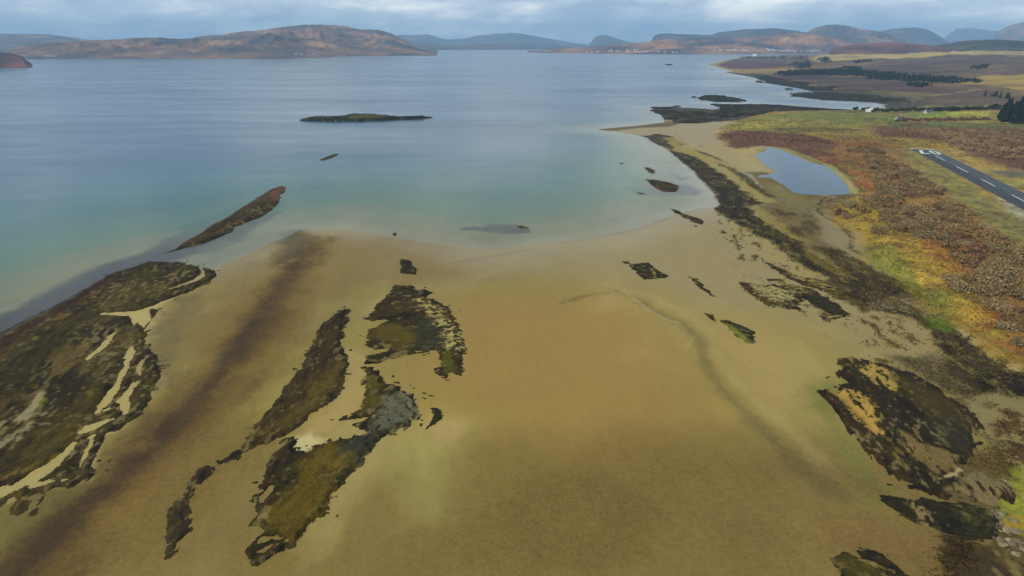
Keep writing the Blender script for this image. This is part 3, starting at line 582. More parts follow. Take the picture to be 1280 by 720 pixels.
# ------------------------------------------------------------------ reefs: relief meshes standing on the flats
ROCK = ground_mat('weeded_rock', rough=.9, spec=.08, fine=2.2, var=.42, bump=1.0, bscale=1.4, coarse=.2)
REEF_N = [0]
def reef(name, label, cat, px, cell, height=.6, warp=1.5, wscale=5, frag=.8, fscale=1.6, an=0, st=1.6, holes=(), zones=(), base=(52,43,22), second=(84,72,26), second_k=.6, group=None, zref=.5, dome=0, third=None, lz=None, crumbs=None):
    """px: one outline or several that belong to one outcrop"""
    REEF_N[0] += 1; sd = REEF_N[0]*13+1000
    polys = px if isinstance(px[0][0], (tuple, list)) else [px]
    polys = [WP(q, zref) for q in polys]
    allp = np.vstack(polys); mg = warp+frag*1.4+2.5
    x0, y0 = allp.min(0)-mg; x1, y1 = allp.max(0)+mg
    nx, ny = int((x1-x0)/cell)+2, int((y1-y0)/cell)+2
    gx = x0+np.arange(nx)*cell; gy = y0+np.arange(ny)*cell
    X, Y = np.meshgrid(gx, gy); X = X.ravel(); Y = Y.ravel()
    s = np.maximum.reduce([sdf(X, Y, q, mg+1) for q in polys])
    sel = s > -(mg)
    m = np.full(X.shape, -9.0)
    x, y = X[sel], Y[sel]
    mm = s[sel]+warp*fbm(x, y, wscale, 4, sd, an, st)+1.35*frag*fbm(x, y, fscale, 4, sd+5, an, st)
    if crumbs is None: crumbs = cell > .27
    crumb = -9*(not crumbs)+vn(x/(fscale*.8), y/(fscale*.5), sd+21)*.7+vn(x/(fscale*3), y/(fscale*3), sd+22)*.4
    mm = np.where(s[sel] > -mg*.9, np.maximum(mm, (crumb-.865-.03*np.clip(-s[sel]/max(frag, .3), 0, 4))*3), mm)
    for hl in holes:
        pts, soft = hl[0], hl[1]
        if len(pts[0]) == 3: hs = stroke(x, y, SW(pts, zref), 40)
        else: hs = sdf(x, y, WP(pts, zref), 40)
        hs = hs+soft*fbm(x, y, soft*3, 4, sd+9, an, st)+.5*fbm(x, y, 1.2, 3, sd+10, an, st)
        mm = np.minimum(mm, -hs)
    m[sel] = mm
    hg = HT(x, y)
    if zref == 0: hg = np.maximum(hg, -.10)
    rel = 1.5*height*sst(0, 2.0, mm)*(.55+.45*fbm(x, y, 9, 4, sd+2, an, 2.2))+height*.35*fbm(x, y, 1.8, 4, sd+3, an, 2.5)*sst(0, 1.2, mm)+.04*np.clip(mm, -2, 1)
    if dome: rel = rel+dome*sst(0, dome*2.2, mm)*(1+.35*fbm(x, y, 14, 4, sd+4, an, 1.6))
    Z = np.zeros(X.shape); Z[sel] = hg+.015+rel
    C = np.empty((len(x), 3)); C[:] = lin(base)
    k2 = sst(-.05, .45, fbm(x, y, 11, 4, sd+6, an, 1.8)+.35*fbm(x, y, 2, 3, sd+7))
    C += (lin(second)-C)*(k2*second_k)[:, None]
    if third is not None:
        k3 = sst(.1, .45, fbm(x, y, 16, 4, sd+16, an, 1.6)+.3*fbm(x, y, 1.6, 3, sd+17)); C += (lin(third[0])-C)*(k3*third[1])[:, None]
    C *= .82*(1+.45*fbm(x, y, 1.5, 4, sd+8, an, 2.5))[:, None]
    C *= (1+.5*(vn(x/.7, y/.7, sd+30)-.5)*2*.6+.35*fbm(x, y, 4.5, 3, sd+31))[:, None]
    pale = sst(.42, .6, fbm(x, y, 1.3, 4, sd+18, an, 1.7)+.35*fbm(x, y, 14, 2, sd+19))*.5
    C += (lin((132,118,78))-C)*pale[:, None]
    zz = []
    for zn in zones:
        shp = SW(zn[1], zref) if zn[0] == 'L' else WP(zn[1], zref)
        zn = tuple(zn); zz.append((zn[0], shp)+zn[2:5]+(zn[5]*1.5,)+zn[6:])
    paint(C, x, y, zz)
    lm = sst(.14, .05, C.mean(1))[:, None]; C *= (1-lm)+lm*np.array([.98, .94, .62])
    CC = np.zeros((len(X), 3)); CC[sel] = np.clip(C, .004, .9)
    m2 = m.reshape(ny, nx)
    keep = np.maximum.reduce([m2[:-1,:-1], m2[1:,:-1], m2[:-1,1:], m2[1:,1:]]).ravel() > 0
    Fc = gridfaces(ny, nx)[keep]
    V, Fc, (CC,) = compact(np.stack([X, Y, Z], -1), Fc, [CC])
    c = np.array([V[:,0].mean(), V[:,1].mean(), V[:,2].min()])
    me = npmesh(name, V-c, Fc, CC)
    ob = link(name, me, ROCK); ob.location = c
    tag(ob, label, cat, group)
    return ob

YW = (150,124,56)
def build_reefs():
    # --- the big reef on the left
    main = [(-420,700),(-200,555),(-60,470),(0,424),(30,404),(60,386),(90,371),(112,357),(135,342),(163,333),(186,326),(202,325),(226,328),(250,331.5),(266,337),(270,345),(262,352),(245,360),(225,370),(202,379),(194,386),
            (188,400),(181,412),(180,430),(190,445),(205,465),(204,482),(192,503),(180,520),(163,530),(150,541),(135,545),(127,560),(119,580),(112,596),(100,604),(72,606),(45,612),(20,622),(-30,650),(-120,700),(-420,900)]
    reef('rock_reef', 'broad dark weedy reef with pale sand channels at the left edge', 'reef', main, .42, height=.75, warp=2.2, wscale=8, frag=1.0, fscale=1.8, an=A_LEFT, st=2.6,
      holes=[([(128,392,5),(148,392,9),(166,392,13),(182,388,10),(202,379,8),(228,369,7)],.7), ([(160,392),(178,388),(172,404),(166,408)],.8),
             ([(250,331,4),(254,341,7),(246,349,8),(234,353,7),(212,361,5)],.9), ([(142,417,4),(136,425,9),(124,437,10),(111,448,7)],.8),
             ([(164,434,5),(161,448,8),(154,465,9),(146,482,11),(134,500,13),(122,516,12)],.9), ([(126,512,2),(110,530,2),(92,552,2)],.6),
             ([(184,446,6),(173,460,8),(176,474,7),(163,488,9),(155,502,11),(158,517,8)],1.1),
             ([(94,556,6),(80,570,14),(60,586,18),(36,602,20),(0,618,24),(-60,650,30)],.8), ([(100,600,5),(70,602,6),(40,610,8)],.8),
             ([(172,388),(192,384),(186,402),(180,412),(170,400)],1.2), ([(140,525,5),(120,532,8),(100,541,6)],1.2), ([(118,545,3),(108,565,4),(100,585,3)],.9)],
      zones=[('P',[(66,487),(60,497),(42,520),(24,548),(0,566),(-60,620),(-60,560),(0,528),(30,503)],(142,128,88),.85,1.2,2.5,5,(-.1,3,A_LEFT,4)),
             ('P',[(60,500),(50,505),(44,518),(52,514)],(120,124,40),.8,.8,1,3),
             ('L',[(-60,480,8),(0,442,7),(40,416,6),(80,392,5),(112,370,5),(140,352,4)],(86,54,38),.7,.8,1.5,5,(-.2,2,A_LEFT,5)),
             ('P',[(-100,500),(0,426),(60,388),(120,354),(150,345),(100,378),(40,412),(-60,475)],(50,34,32),.7,1.5,1.5,6),
             ('P',[(70,425),(110,425),(128,440),(100,470),(70,480),(40,500),(60,455)],(98,82,50),.7,3,3,8,(.0,3,A_LEFT,4)),
             ('P',[(0,440),(60,420),(100,400),(90,430),(40,470),(0,500)],(46,42,22),.6,4,3,8),
             ('P',[(60,540),(100,500),(120,480),(130,500),(90,550),(50,585),(10,600)],(78,66,24),.6,3,3,8),
             ('L',[(0,600,8),(40,588,6),(70,570,4)],(120,100,34),.6,1,1.5,4,(0,1.5,A_LEFT,3)),
             ('P',[(-60,520),(0,500),(40,480),(20,520),(-60,580)],(84,66,30),.6,3,3,6,(0,3,A_LEFT,4))],
      base=(50,42,22), second=(78,66,26), third=((104,90,50), .35))
    for q, lb in (([(12,636),(24,626),(38,628),(34,640),(24,646),(14,644)],'leftmost and largest weed blob on pale sand below the broad left reef'),([(46,620),(56,614),(64,616),(56,630),(46,634)],'upper weed blob on pale sand below the broad left reef'),([(38,644),(46,638),(44,646)],'smallest weed blob on pale sand below the broad left reef')):
        reef('weed_patch', lb, 'weed patch', q, .22, height=.3, warp=.8, wscale=3, frag=.5, fscale=1, an=A_LEFT, st=2, base=(60,50,30))
    # --- skerries out in the water
    reef('skerry', 'long narrow brown skerry in shallow water off the tip of the broad left reef', 'skerry',
      [(203,318),(217,312),(235,300),(255,287),(280,272),(300,260),(320,249),(336,238),(350,233),(357,234),(356,240),(350,244),(349,255),(341,263),(328,271),(310,277),(296,283),(288,291),(266,300),(240,308),(221,313)], .8, height=.9, warp=1.5, wscale=7, frag=.8, fscale=2.5, an=ang((220,310),(345,240)), st=3.5, zref=0,
      holes=[([(236,296,1.0),(262,280,1.2),(292,262,1.2),(320,246,1)],.7)],
      zones=[('P',[(200,318),(255,286),(320,248),(354,232),(348,244),(320,256),(280,276),(240,302)],(76,56,50),.7,1.5,2,6), ('P',[(338,240),(357,233),(352,250),(340,252)],(96,66,52),.7,1,1.5,5)],
      base=(56,46,28), second=(72,58,32))
    reef('skerry_island', 'low rocky island with a grassy hump and long flat tails out in the open water', 'island',
      [(372,150.6),(400,148.3),(425,147.4),(440,145.2),(470,145),(500,147.6),(520,147.2),(540,147),(528,148.6),(500,149.6),(480,150.8),(450,152),(410,151.6)], 1.3, height=.9, warp=3, wscale=14, frag=1.5, fscale=4, an=4, st=4, zref=0, dome=3.2,
      zones=[('P',[(430,151),(442,147),(468,146.4),(490,148),(478,150),(450,151)],(78,76,48),.7,3,3,10)], base=(34,32,32), second=(52,48,34))
    reef('rock_bar', 'small thin sliver of dark rock alone in the water nearer than the grassy island', 'rock',
      [(397.5,201),(405,197),(415,193),(424,191.8),(421,195),(409,199.5)], .7, height=.6, warp=1, wscale=5, frag=.8, fscale=3, an=ang((398,201),(424,192)), st=3, zref=0, base=(44,36,30))
    reef('shore_rock', 'dark oval rock awash off the spit, largest of the rocks in the bay shallows', 'rock',
      [(807,224.5),(822,224.5),(840,229.5),(848.5,233),(847,240),(830,239),(816,234)], .6, height=.7, warp=1.3, wscale=5, frag=.8, fscale=2, an=-10, st=2, zref=0, base=(48,40,28), zones=[('P',[(806,225),(815,232),(830,238),(848,241),(830,243),(806,236)],(84,52,38),.7,.6,1,3)])
    reef('shore_rock', 'small reddish rock barely above water just beyond the dark oval rock', 'rock',
      [(804,208),(812,209),(820,213.5),(818,218),(810,215.5)], .55, height=.4, warp=1.2, wscale=4, frag=1, fscale=2, zref=0, base=(66,48,40))
    reef('shore_rock', 'flat thin dark rock in green water just left of the dark oval rock', 'rock', [(792,239),(803,241),(812,242.5),(800,243.3)], .5, height=.3, warp=.8, wscale=3, frag=.8, fscale=2, zref=0, base=(56,48,42))
    reef('shore_rock', 'tiny dark speck of rock, farthest out of those off the spit', 'rock', [(773,203.5),(780,203.5),(778,206),(774,205)], .5, height=.3, warp=.5, wscale=3, frag=.5, fscale=2, zref=0, base=(50,44,40))
    reef('rock_string', 'thin string of brown rocks trailing from the water onto pale wet sand', 'rocks',
      [[(838,259.5),(850,263),(862,269),(870,271.5),(880,277),(876,280.5),(866,276.5),(850,268),(842,264)],[(866,280.5),(872,282),(870.5,285)]], .4, height=.45, warp=.9, wscale=3, frag=.8, fscale=1.5, an=-35, st=2.5, base=(56,46,32))
    for p, lb in (([(902,288),(908,290.5),(911,293),(905,291.5)],'tiny dark rock on wet sand between the rock string and the weedy shore'),([(918,303.5),(925,307.5),(930,310.5),(921,307)],'thin dark rock on wet sand close under the weedy spit shore')):
        reef('shore_rock', lb, 'rock', p, .35, height=.3, warp=.5, wscale=2.5, frag=.5, fscale=1.5, base=(60,50,36))
    reef('awash_rock', 'low dark purplish rock just breaking the water in the middle of the bay', 'rock', [(643,282.5),(652,281.5),(662,284),(661,287),(650,286)], .4, height=.45, warp=.9, wscale=3, frag=.7, fscale=1.6, zref=0, base=(48,42,40))
    reef('awash_rock', 'tiny lone rock in brown shallows at the edge of the beach', 'rock', [(491,291),(495,291),(495.5,295),(492,295)], .3, height=.45, warp=.3, wscale=3, frag=.3, fscale=1.6, zref=0, base=(60,56,44))
    # --- reefs on the open sand
    reef('beach_rock', 'small compact dark rock alone on the sand above the twin weedy reefs', 'rock',
      [(500,323.5),(506,324),(514,326),(516,333),(521,336),(520,343),(510,343),(500,341.5),(502,334)], .3, height=.9, warp=.5, wscale=2.5, frag=.4, fscale=1, base=(48,40,24), second_k=.3)
    reef('rock_reef', 'slender leaf shaped brown weed reef left of the twin weedy reefs', 'reef',
      [(431,388.5),(427,391),(415,397),(405,406),(398,420),(390,435),(381,443),(378,455),(370,470),(356,489),(344,505),(330,525),(317,541),(303,560),(304,565),(325,560),(338,558),(352,549),(368,539),(386,524),(400,511),(416,499),(426,488),(432,475),(434,452),(429,436),(431,415),(434,402),(434,390)], .33, height=.8, warp=1.2, wscale=5, frag=.9, fscale=1.5, an=ang((310,560),(430,400)), st=1.8,
      zones=[('P',[(434,450),(430,480),(400,510),(350,550),(320,562),(360,520),(400,480),(420,455)],(88,72,24),.75,3,3,5)], base=(62,50,28), second=(52,44,26))
    reef('rock_reef', 'upper of the twin weedy reefs, with a yellow rocky hook curving down its right side', 'reef',
      [(494,357),(488,365),(480,377),(470,382),(467,391),(457,401),(470,402),(480,400),(490,403),(476,408),(463,412),(460,420),(459,432),(470,438),(484,435),(492,440),(476,443),(458,452),(458,456),(476,455),(500,448),(520,443),(545,441),(552,447),(553,460),(541,464),(546,471),(558,474),(564,468),(572,472),(577,465),(580,441),(578,420),(571,401),(558,385),(541,377),(530,374),(537,367),(532,359),(524,363),(513,359)], .3, height=.8, warp=1.2, wscale=4, frag=.9, fscale=1.4, an=5, st=2.2,
      zones=[('P',[(524,378),(545,383),(560,400),(574,412),(580,432),(574,448),(560,440),(550,420),(536,396)],(166,150,88),.85,1.2,2,3,(-.02,1.6)),
             ('P',[(520,402),(545,400),(552,420),(545,440),(520,440),(512,420)],(50,50,40),.75,2.5,3,4),
             ('P',[(464,412),(500,410),(520,425),(510,440),(480,435)],(86,74,22),.7,2.5,2,4), ('P',[(552,446),(566,440),(570,466),(556,472)],(80,80,28),.7,1,1.5,3)],
      base=(48,40,20), second=(66,54,22))
    reef('rock_reef', 'lower of the twin weedy reefs, long and olive with a grey mussel covered head', 'reef',
      [(456,462),(465,461),(474,466),(475,477),(490,484),(501,490),(512,495),(520,504),(527,518),(524,526),(511,535),(500,541),(485,549),(470,560),(456,575),(440,592),(426,611),(411,634),(396,655),(376,677),(350,690),(330,703),(316,701),(310,692),(318,681),(326,668),(318,662),(312,655),(318,640),(316,630),(325,611),(333,594),(343,571),(358,552),(366,548),(370,562),(376,567),(395,559),(410,554),(428,553),(446,546),(460,543),(448,537),(432,532),(425,526),(440,520),(455,513),(453,500),(457,482)], .28, height=.85, warp=1.3, wscale=5, frag=1.1, fscale=1.6, an=ang((320,690),(460,560)), st=1.4,
      holes=[([(430,528),(448,524),(470,521),(452,530),(440,533)],.8), ([(352,582,3),(346,592,6),(342,598,5),(352,598,4)],1.2), ([(328,630,3),(334,618,4),(338,612,3)],1.2), ([(322,650,3),(332,645,4),(336,655,3)],1.2),([(330,676,4),(345,672,5),(358,678,4)],1.2),([(318,694,3),(330,690,4),(340,684,3)],1.0)],
      zones=[('P',[(478,500),(505,494),(522,505),(527,520),(505,538),(480,545),(462,548),(470,520)],(92,90,78),.9,2.5,2,4,(-.25,1.2)),
             ('P',[(430,552),(465,548),(480,556),(450,585),(425,590),(418,568)],(54,54,44),.8,3,2,4),
             ('P',[(500,495),(522,503),(527,520),(510,535),(516,515)],(136,126,82),.7,.8,1,2,(0,1)),
             ('P',[(372,580),(410,560),(425,580),(405,625),(380,670),(350,675),(340,650),(360,610)],(92,76,20),.85,4,3,6),
             ('P',[(455,470),(478,480),(470,510),(455,520)],(84,74,24),.7,2,2,4),
             ('P',[(345,570),(368,555),(366,570),(348,592),(326,620),(322,606)],(52,40,28),.8,1.5,1.5,4)],
      base=(50,43,22), second=(70,60,22))
    reef('weed_patch', 'small curved scrap of weed just right of the grey mussel covered reef head', 'weed patch',
      [(541,512),(547,512),(552,517),(549,527),(540,534),(533,538),(542,526)], .2, height=.25, warp=.7, wscale=2, frag=.5, fscale=1, base=(52,48,26))
    for q, lb in (([(529,493.5),(534,494),(532,496)],'leftmost tiny scrap of weed above the curved scrap beside the reef head'),([(536,496),(545,497),(544,499)],'longest tiny scrap of weed above the curved scrap beside the reef head'),([(528,499),(533,499.5),(531,501.5)],'lowest tiny scrap of weed above the curved scrap beside the reef head')):
        reef('weed_patch', lb, 'weed patch', q, .18, height=.2, warp=.4, wscale=2, frag=.4, fscale=.8, base=(52,48,26))
    reef('weed_strip', 'thin broken strip of dark weed trailing down the sand left of the twin weedy reefs', 'weed strip',
      [[(269,585),(255,585.5),(245,592),(236,610),(228,628),(216,645),(210,665),(207,680),(205,700),(206,707),(213,700),(222,690),(232,675),(236,660),(233,642),(238,625),(244,610),(258,599),(268,590)],[(272,580),(280,576),(287,576),(280,582),(273,584)],[(292,570),(301,569),(298,573)]], .25, height=.3, warp=1.2, wscale=3, frag=1.1, fscale=1.1, an=ang((210,690),(265,590)), st=1.6, base=(54,45,30), second=(66,56,36))
    # --- right half of the beach
    reef('beach_rock', 'dark weedy rock clump with two lobes, topmost on the right half of the sand', 'rock',
      [[(785,331.5),(800,329.5),(812,329),(817,336),(828,341),(836,346),(825,347.5),(806,350),(798,344),(793,338)],[(779,327.5),(784,327),(787,329.5),(781,330)]], .28, height=.6, warp=.9, wscale=3, frag=.7, fscale=1.2, an=-15, st=1.6, base=(50,44,24), zones=[('L',[(812,336,2),(818,342,3),(818,347,2)],(140,122,70),.7,.5,.5,2)])
    reef('beach_rock', 'thin dark weedy sliver slanting down the sand right of the two lobed rock clump', 'rock',
      [(861,346),(871,349),(880,359),(890,367),(896,372.5),(885,369),(872,358)], .26, height=.5, warp=.6, wscale=3, frag=.7, fscale=1.2, an=-40, st=2, base=(54,46,26))
    reef('weed_patch', 'tiny ragged weed patch above left of the slanting feathery reef', 'weed patch', [[(882,393.5),(889,394.5),(894,401),(893,404),(888,400)]], .2, height=.3, warp=.5, wscale=1.5, frag=.7, fscale=1, base=(56,48,28))
    reef('beach_rock', 'slanting feathery green and dark reef alone on the sand of the right half', 'reef',
      [(902,402),(909,401.5),(917,405),(931,411),(942,417),(942.5,430.5),(933,431.5),(921,423),(911,413)], .24, height=.6, warp=.6, wscale=3, frag=.8, fscale=1, an=-38, st=2.2, base=(52,46,24), zones=[('P',[(902,404),(915,418),(932,432),(942,432),(930,424),(915,410)],(100,104,44),.8,.8,.8,2)])
    reef('rock_reef', 'low yellow reef with a dark scalloped lower edge, left end of the shore reefs', 'reef',
      [(924,353.5),(936,354.5),(950,358),(966,356),(985,362),(1000,372),(1003,378),(996,380),(1000,389),(981,388),(962,384),(946,374.5),(931,362.5)], .28, height=.6, warp=1, wscale=4, frag=.8, fscale=1.4, an=-35, st=2,
      zones=[('P',[(938,358),(965,359),(990,368),(996,378),(980,381),(960,377),(945,368)],(150,136,82),.9,1,1.5,3,(-.2,1.4))], base=(50,42,24))
    reef('rock_reef', 'long dark rib of weed with yellow tufts, upper of the slanting shore ribs', 'reef',
      [(957,329.5),(965,331),(978,337),(996,347),(1020,351),(1046,361),(1076,370),(1074,377),(1050,376),(1030,365),(1005,358),(985,350),(970,340)], .28, height=.6, warp=1.2, wscale=4, frag=.9, fscale=1.4, an=-33, st=2.4,
      zones=[('P',[(982,340),(1010,344),(1030,350),(1060,362),(1045,366),(1010,357),(990,350)],(140,124,66),.8,1,1.5,3,(-.05,1.3))], base=(46,38,24))
    reef('rock_reef', 'dark patchy rib of weed between the yellow scalloped reef and the upper rib', 'reef',
      [(962,350),(975,350),(992,358),(1012,364),(1032,374),(1050,384),(1060,394),(1054,397.5),(1038,394),(1020,386),(1004,374),(985,363)], .28, height=.5, warp=1.3, wscale=4, frag=1.2, fscale=1.5, an=-36, st=2.2,
      zones=[('P',[(970,352),(1000,360),(1020,372),(1000,370),(975,360)],(138,122,66),.8,1,1.5,3,(0,1.3))], base=(46,40,24))
    reef('weed_patch', 'short scrap of weed with yellow centre on the sand below the patchy rib', 'weed patch', [[(1024,397),(1034,396.5),(1050,394.5),(1057,396),(1046,400),(1030,402.5),(1025,400)]], .22, height=.35, warp=.6, wscale=2, frag=.6, fscale=1, an=-5, st=2, base=(50,42,24), zones=[('L',[(1034,399,3),(1046,397.5,3)],(148,132,72),.8,.4,.5,2)])
    big = [(1050,452),(1061,449),(1085,452),(1110,460),(1131,467),(1155,478),(1176,490),(1196,503),(1210,520),(1222,536),(1214,552),(1216,572),(1205,588),(1218,590),(1240,598),(1262,606),(1268,622),(1245,636),(1222,636),(1190,626),(1160,619),(1136,613),(1120,604),(1105,591),(1090,580),(1079,565),(1069,550),(1062,540),(1054,530),(1049,519),(1040,505),(1024,491),(1036,490.5),(1048,494),(1046,484),(1058,481),(1046,471),(1044,466),(1056,464),(1048,457)]
    reef('rock_reef', 'large dark reef with golden weed bands and grey brown slabs, below the right shore', 'reef', big, .3, height=.8, warp=1.3, wscale=5, frag=1.0, fscale=1.6, an=A_RIGHT, st=2.0,
      holes=[([(1068,488,2),(1082,492,3),(1094,496,2)],.8), ([(1130,606,3),(1150,609,4),(1180,615,3),(1205,624,2)],.9)],
      zones=[('P',[(1036,492),(1060,492),(1080,500),(1092,520),(1102,538),(1100,549),(1090,546),(1079,538),(1069,524),(1058,510),(1046,500)],(164,130,58),.95,.9,1.5,4,(-.3,1.5,A_RIGHT,2)),
             ('P',[(1064,450),(1086,455),(1106,467),(1122,480),(1132,493),(1110,491),(1088,478),(1070,470),(1076,462)],(160,134,62),.9,1.2,1.8,4,(-.15,1.6,A_RIGHT,2)),
             ('P',[(1124,544),(1150,559),(1186,571),(1205,588),(1186,598),(1170,601),(1150,581),(1134,560)],(110,92,56),.92,1,1.5,4,(-.35,1,A_RIGHT,4)),
             ('P',[(1190,598),(1216,590),(1250,604),(1268,622),(1242,636),(1210,626),(1184,615)],(116,100,66),.92,1,1.5,4,(-.35,1,A_RIGHT,4)),
             ('L',[(1172,602,2),(1190,598,2),(1204,588,2)],(168,152,104),.8,.4,.5,2), ('P',[(1108,552),(1120,556),(1140,590),(1150,604),(1132,598),(1118,575)],(116,98,52),.8,1,1.2,3,(.05,1.1,A_RIGHT,2)),
             ('P',[(1110,470),(1150,485),(1190,508),(1200,530),(1160,520),(1125,495)],(66,56,26),.7,3,2,4), ('L',[(1125,520,3),(1160,540,3),(1180,560,2)],(130,120,90),.6,.8,1,3,(0,1,A_RIGHT,3)),
             ('P',[(1170,520),(1205,535),(1215,570),(1190,565),(1165,545)],(50,48,40),.7,3,3,4)],
      base=(44,36,22), second=(60,48,24))
    reef('rock_reef', 'very dark olive reef with a thin pointed tip, beneath the large golden banded reef', 'reef',
      [(1092,626.5),(1098,622),(1111,622),(1130,628),(1150,627),(1180,629),(1226,636),(1241,645),(1251,660),(1246,674),(1230,682),(1200,678),(1184,672),(1165,664),(1145,658),(1125,650),(1112,637)], .26, height=.8, warp=1, wscale=4, frag=.8, fscale=1.3, an=-28, st=2,
      zones=[('P',[(1128,622),(1144,628),(1164,650),(1168,664),(1150,655),(1138,640)],(128,110,68),.85,.8,1.2,3,(-.1,1.2)), ('P',[(1100,640),(1135,652),(1170,668),(1190,676),(1150,668)],(100,80,46),.6,.8,1,2,(0,1)),
             ('P',[(1190,640),(1235,645),(1248,664),(1225,676),(1200,668)],(66,64,44),.6,2,1.5,3,(0,1))], base=(40,36,20), second=(54,48,20))
    reef('rock_reef', 'dark weed reef with ochre streaks cut by the bottom edge at lower right', 'reef',
      [(1037,702),(1044,697),(1054,697),(1068,698),(1072,692),(1086,689),(1108,697),(1122,710),(1138,722),(1170,765),(1080,775),(1050,728)], .24, height=.6, warp=.9, wscale=4, frag=.8, fscale=1.2, an=-42, st=2,
      zones=[('L',[(1075,705,2),(1100,714,3),(1125,728,3)],(138,120,60),.8,.5,.8,2,(0,1)),('P',[(1040,702),(1060,704),(1090,740),(1060,735)],(70,68,26),.7,1,1.2,3)], base=(46,38,22))
    # --- rocks beyond the spit and in the far bay
    reef('rock_islet', 'flat black islet in the water beyond the spit', 'islet', [(864,121),(872,122),(885,120),(905,120.5),(918,123),(936,126.2),(915,126.8),(890,126),(876,124)], 1.5, height=1.6, warp=8, wscale=30, frag=5, fscale=9, an=-6, st=3, zref=0, base=(30,29,30), second=(40,38,34))
    reef('rock_ledge', 'black rocky ledge at the root of the spit, left of the green pasture', 'rock ledge',
      [(815,133.5),(838,134),(836,136.5),(850,139),(875,140),(892,145),(885,148),(905,150),(880,153),(858,154),(842,149),(833,147),(828,142),(818,138)], 1.2, height=1.3, warp=10, wscale=26, frag=6, fscale=8, an=-8, st=2.5, zref=.5, base=(36,33,30), second=(56,50,34))
    reef('rock_ledge', 'long black ledge fringing the seaward edge of the green pasture', 'rock ledge',
      [(888,130),(920,130.5),(960,131),(1000,134),(1045,137),(1080,138.5),(1040,139.5),(990,138.5),(955,141),(930,145),(905,147),(890,144),(903,138),(900,134)], 1.4, height=1.4, warp=12, wscale=34, frag=8, fscale=10, an=-4, st=3, zref=.5,
      holes=[([(940,137,1.2),(960,136,1.4),(972,137,1)],3), ([(905,142,1),(925,140,1.2),(945,140.5,1)],3)], base=(35,33,32), second=(50,46,38))
    reef('rock_ledge', 'dark seaweed ledge reaching into the inner bay from its far shore', 'rock ledge',
      [(988,117.5),(1000,116.5),(1025,115.5),(1060,118),(1100,122),(1140,127),(1120,128),(1085,127),(1045,125.5),(1015,122.5),(997,120.5)], 1.8, height=1.5, warp=16, wscale=50, frag=10, fscale=14, an=-4, st=3, zref=0, base=(36,34,34), second=(50,47,42))
    reef('rock_ledge', 'dark rocky foreshore under the far heather bank', 'rock ledge',
      [(943,95.5),(955,96.5),(975,100),(990,103),(1012,108),(1040,111),(1040,114),(1015,113.2),(1000,110),(975,105.5),(957,101.5)], 2.4, height=1.8, warp=18, wscale=60, frag=12, fscale=18, an=-30, st=3, zref=0, base=(36,34,36), second=(48,45,44))
    for p, lb in (([(945,101.5),(951,101.8),(954,103.2),(947,103)],'black rock just off the dark foreshore of the far bank'),([(981,110.8),(988,110.8),(990,111.8),(983,112)],'small black rock midway along the far shore of the inner bay'),([(832,80.5),(840,80.3),(841,81.3),(833,81.6)],'tiny dark rock alone far out in the sound')):
        reef('far_rock', lb, 'rock', p, 2, height=1.8, warp=3, wscale=20, frag=2, fscale=6, zref=0, base=(30,30,32))

# ------------------------------------------------------------------ hills
HILLS = {}
def hill_mat(name, a, b_, c, d, sc):
    m, n, l, bs, o = newmat(name)
    n1 = noise(n, l, 1/sc, 7, .65, None, (.7, .7, 1.6, 20)); n2 = noise(n, l, 5/sc, 7, .7, None, (1, 1, 2, -15)); n3 = noise(n, l, .45/sc, 4, .6)
    r = n.new('ShaderNodeValToRGB'); l.new(n1.outputs[0], r.inputs[0]); cr = r.color_ramp
    cr.elements[0].position = .34; cr.elements[1].position = .66
    cr.elements[0].color = (*lin(a), 1); cr.elements[1].color = (*lin(c), 1)
    e = cr.elements.new(.5); e.color = (*lin(b_), 1)
    mx = n.new('ShaderNodeMix'); mx.data_type = 'RGBA'
    l.new(maprange(n, l, mth(n, l, 'ADD', n3.outputs[0], mth(n, l, 'MULTIPLY', n2.outputs[0], .35)), .6, .78, 0, .9), mx.inputs[0])
    l.new(r.outputs[0], mx.inputs[6]); mx.inputs[7].default_value = (*lin(d), 1)  # dark blue patches: conifers, and cloud shadow painted into the slope
    vm = n.new('ShaderNodeVectorMath'); vm.operation = 'SCALE'; l.new(mx.outputs[2], vm.inputs[0])
    l.new(maprange(n, l, n2.outputs[0],   .3, .7, .4, 1.6), vm.inputs['Scale'])
    l.new(vm.outputs[0], bs.inputs['Base Color']); bs.inputs['Roughness'].default_value = .95; bs.inputs['Specular IOR Level'].default_value = .1
    return m
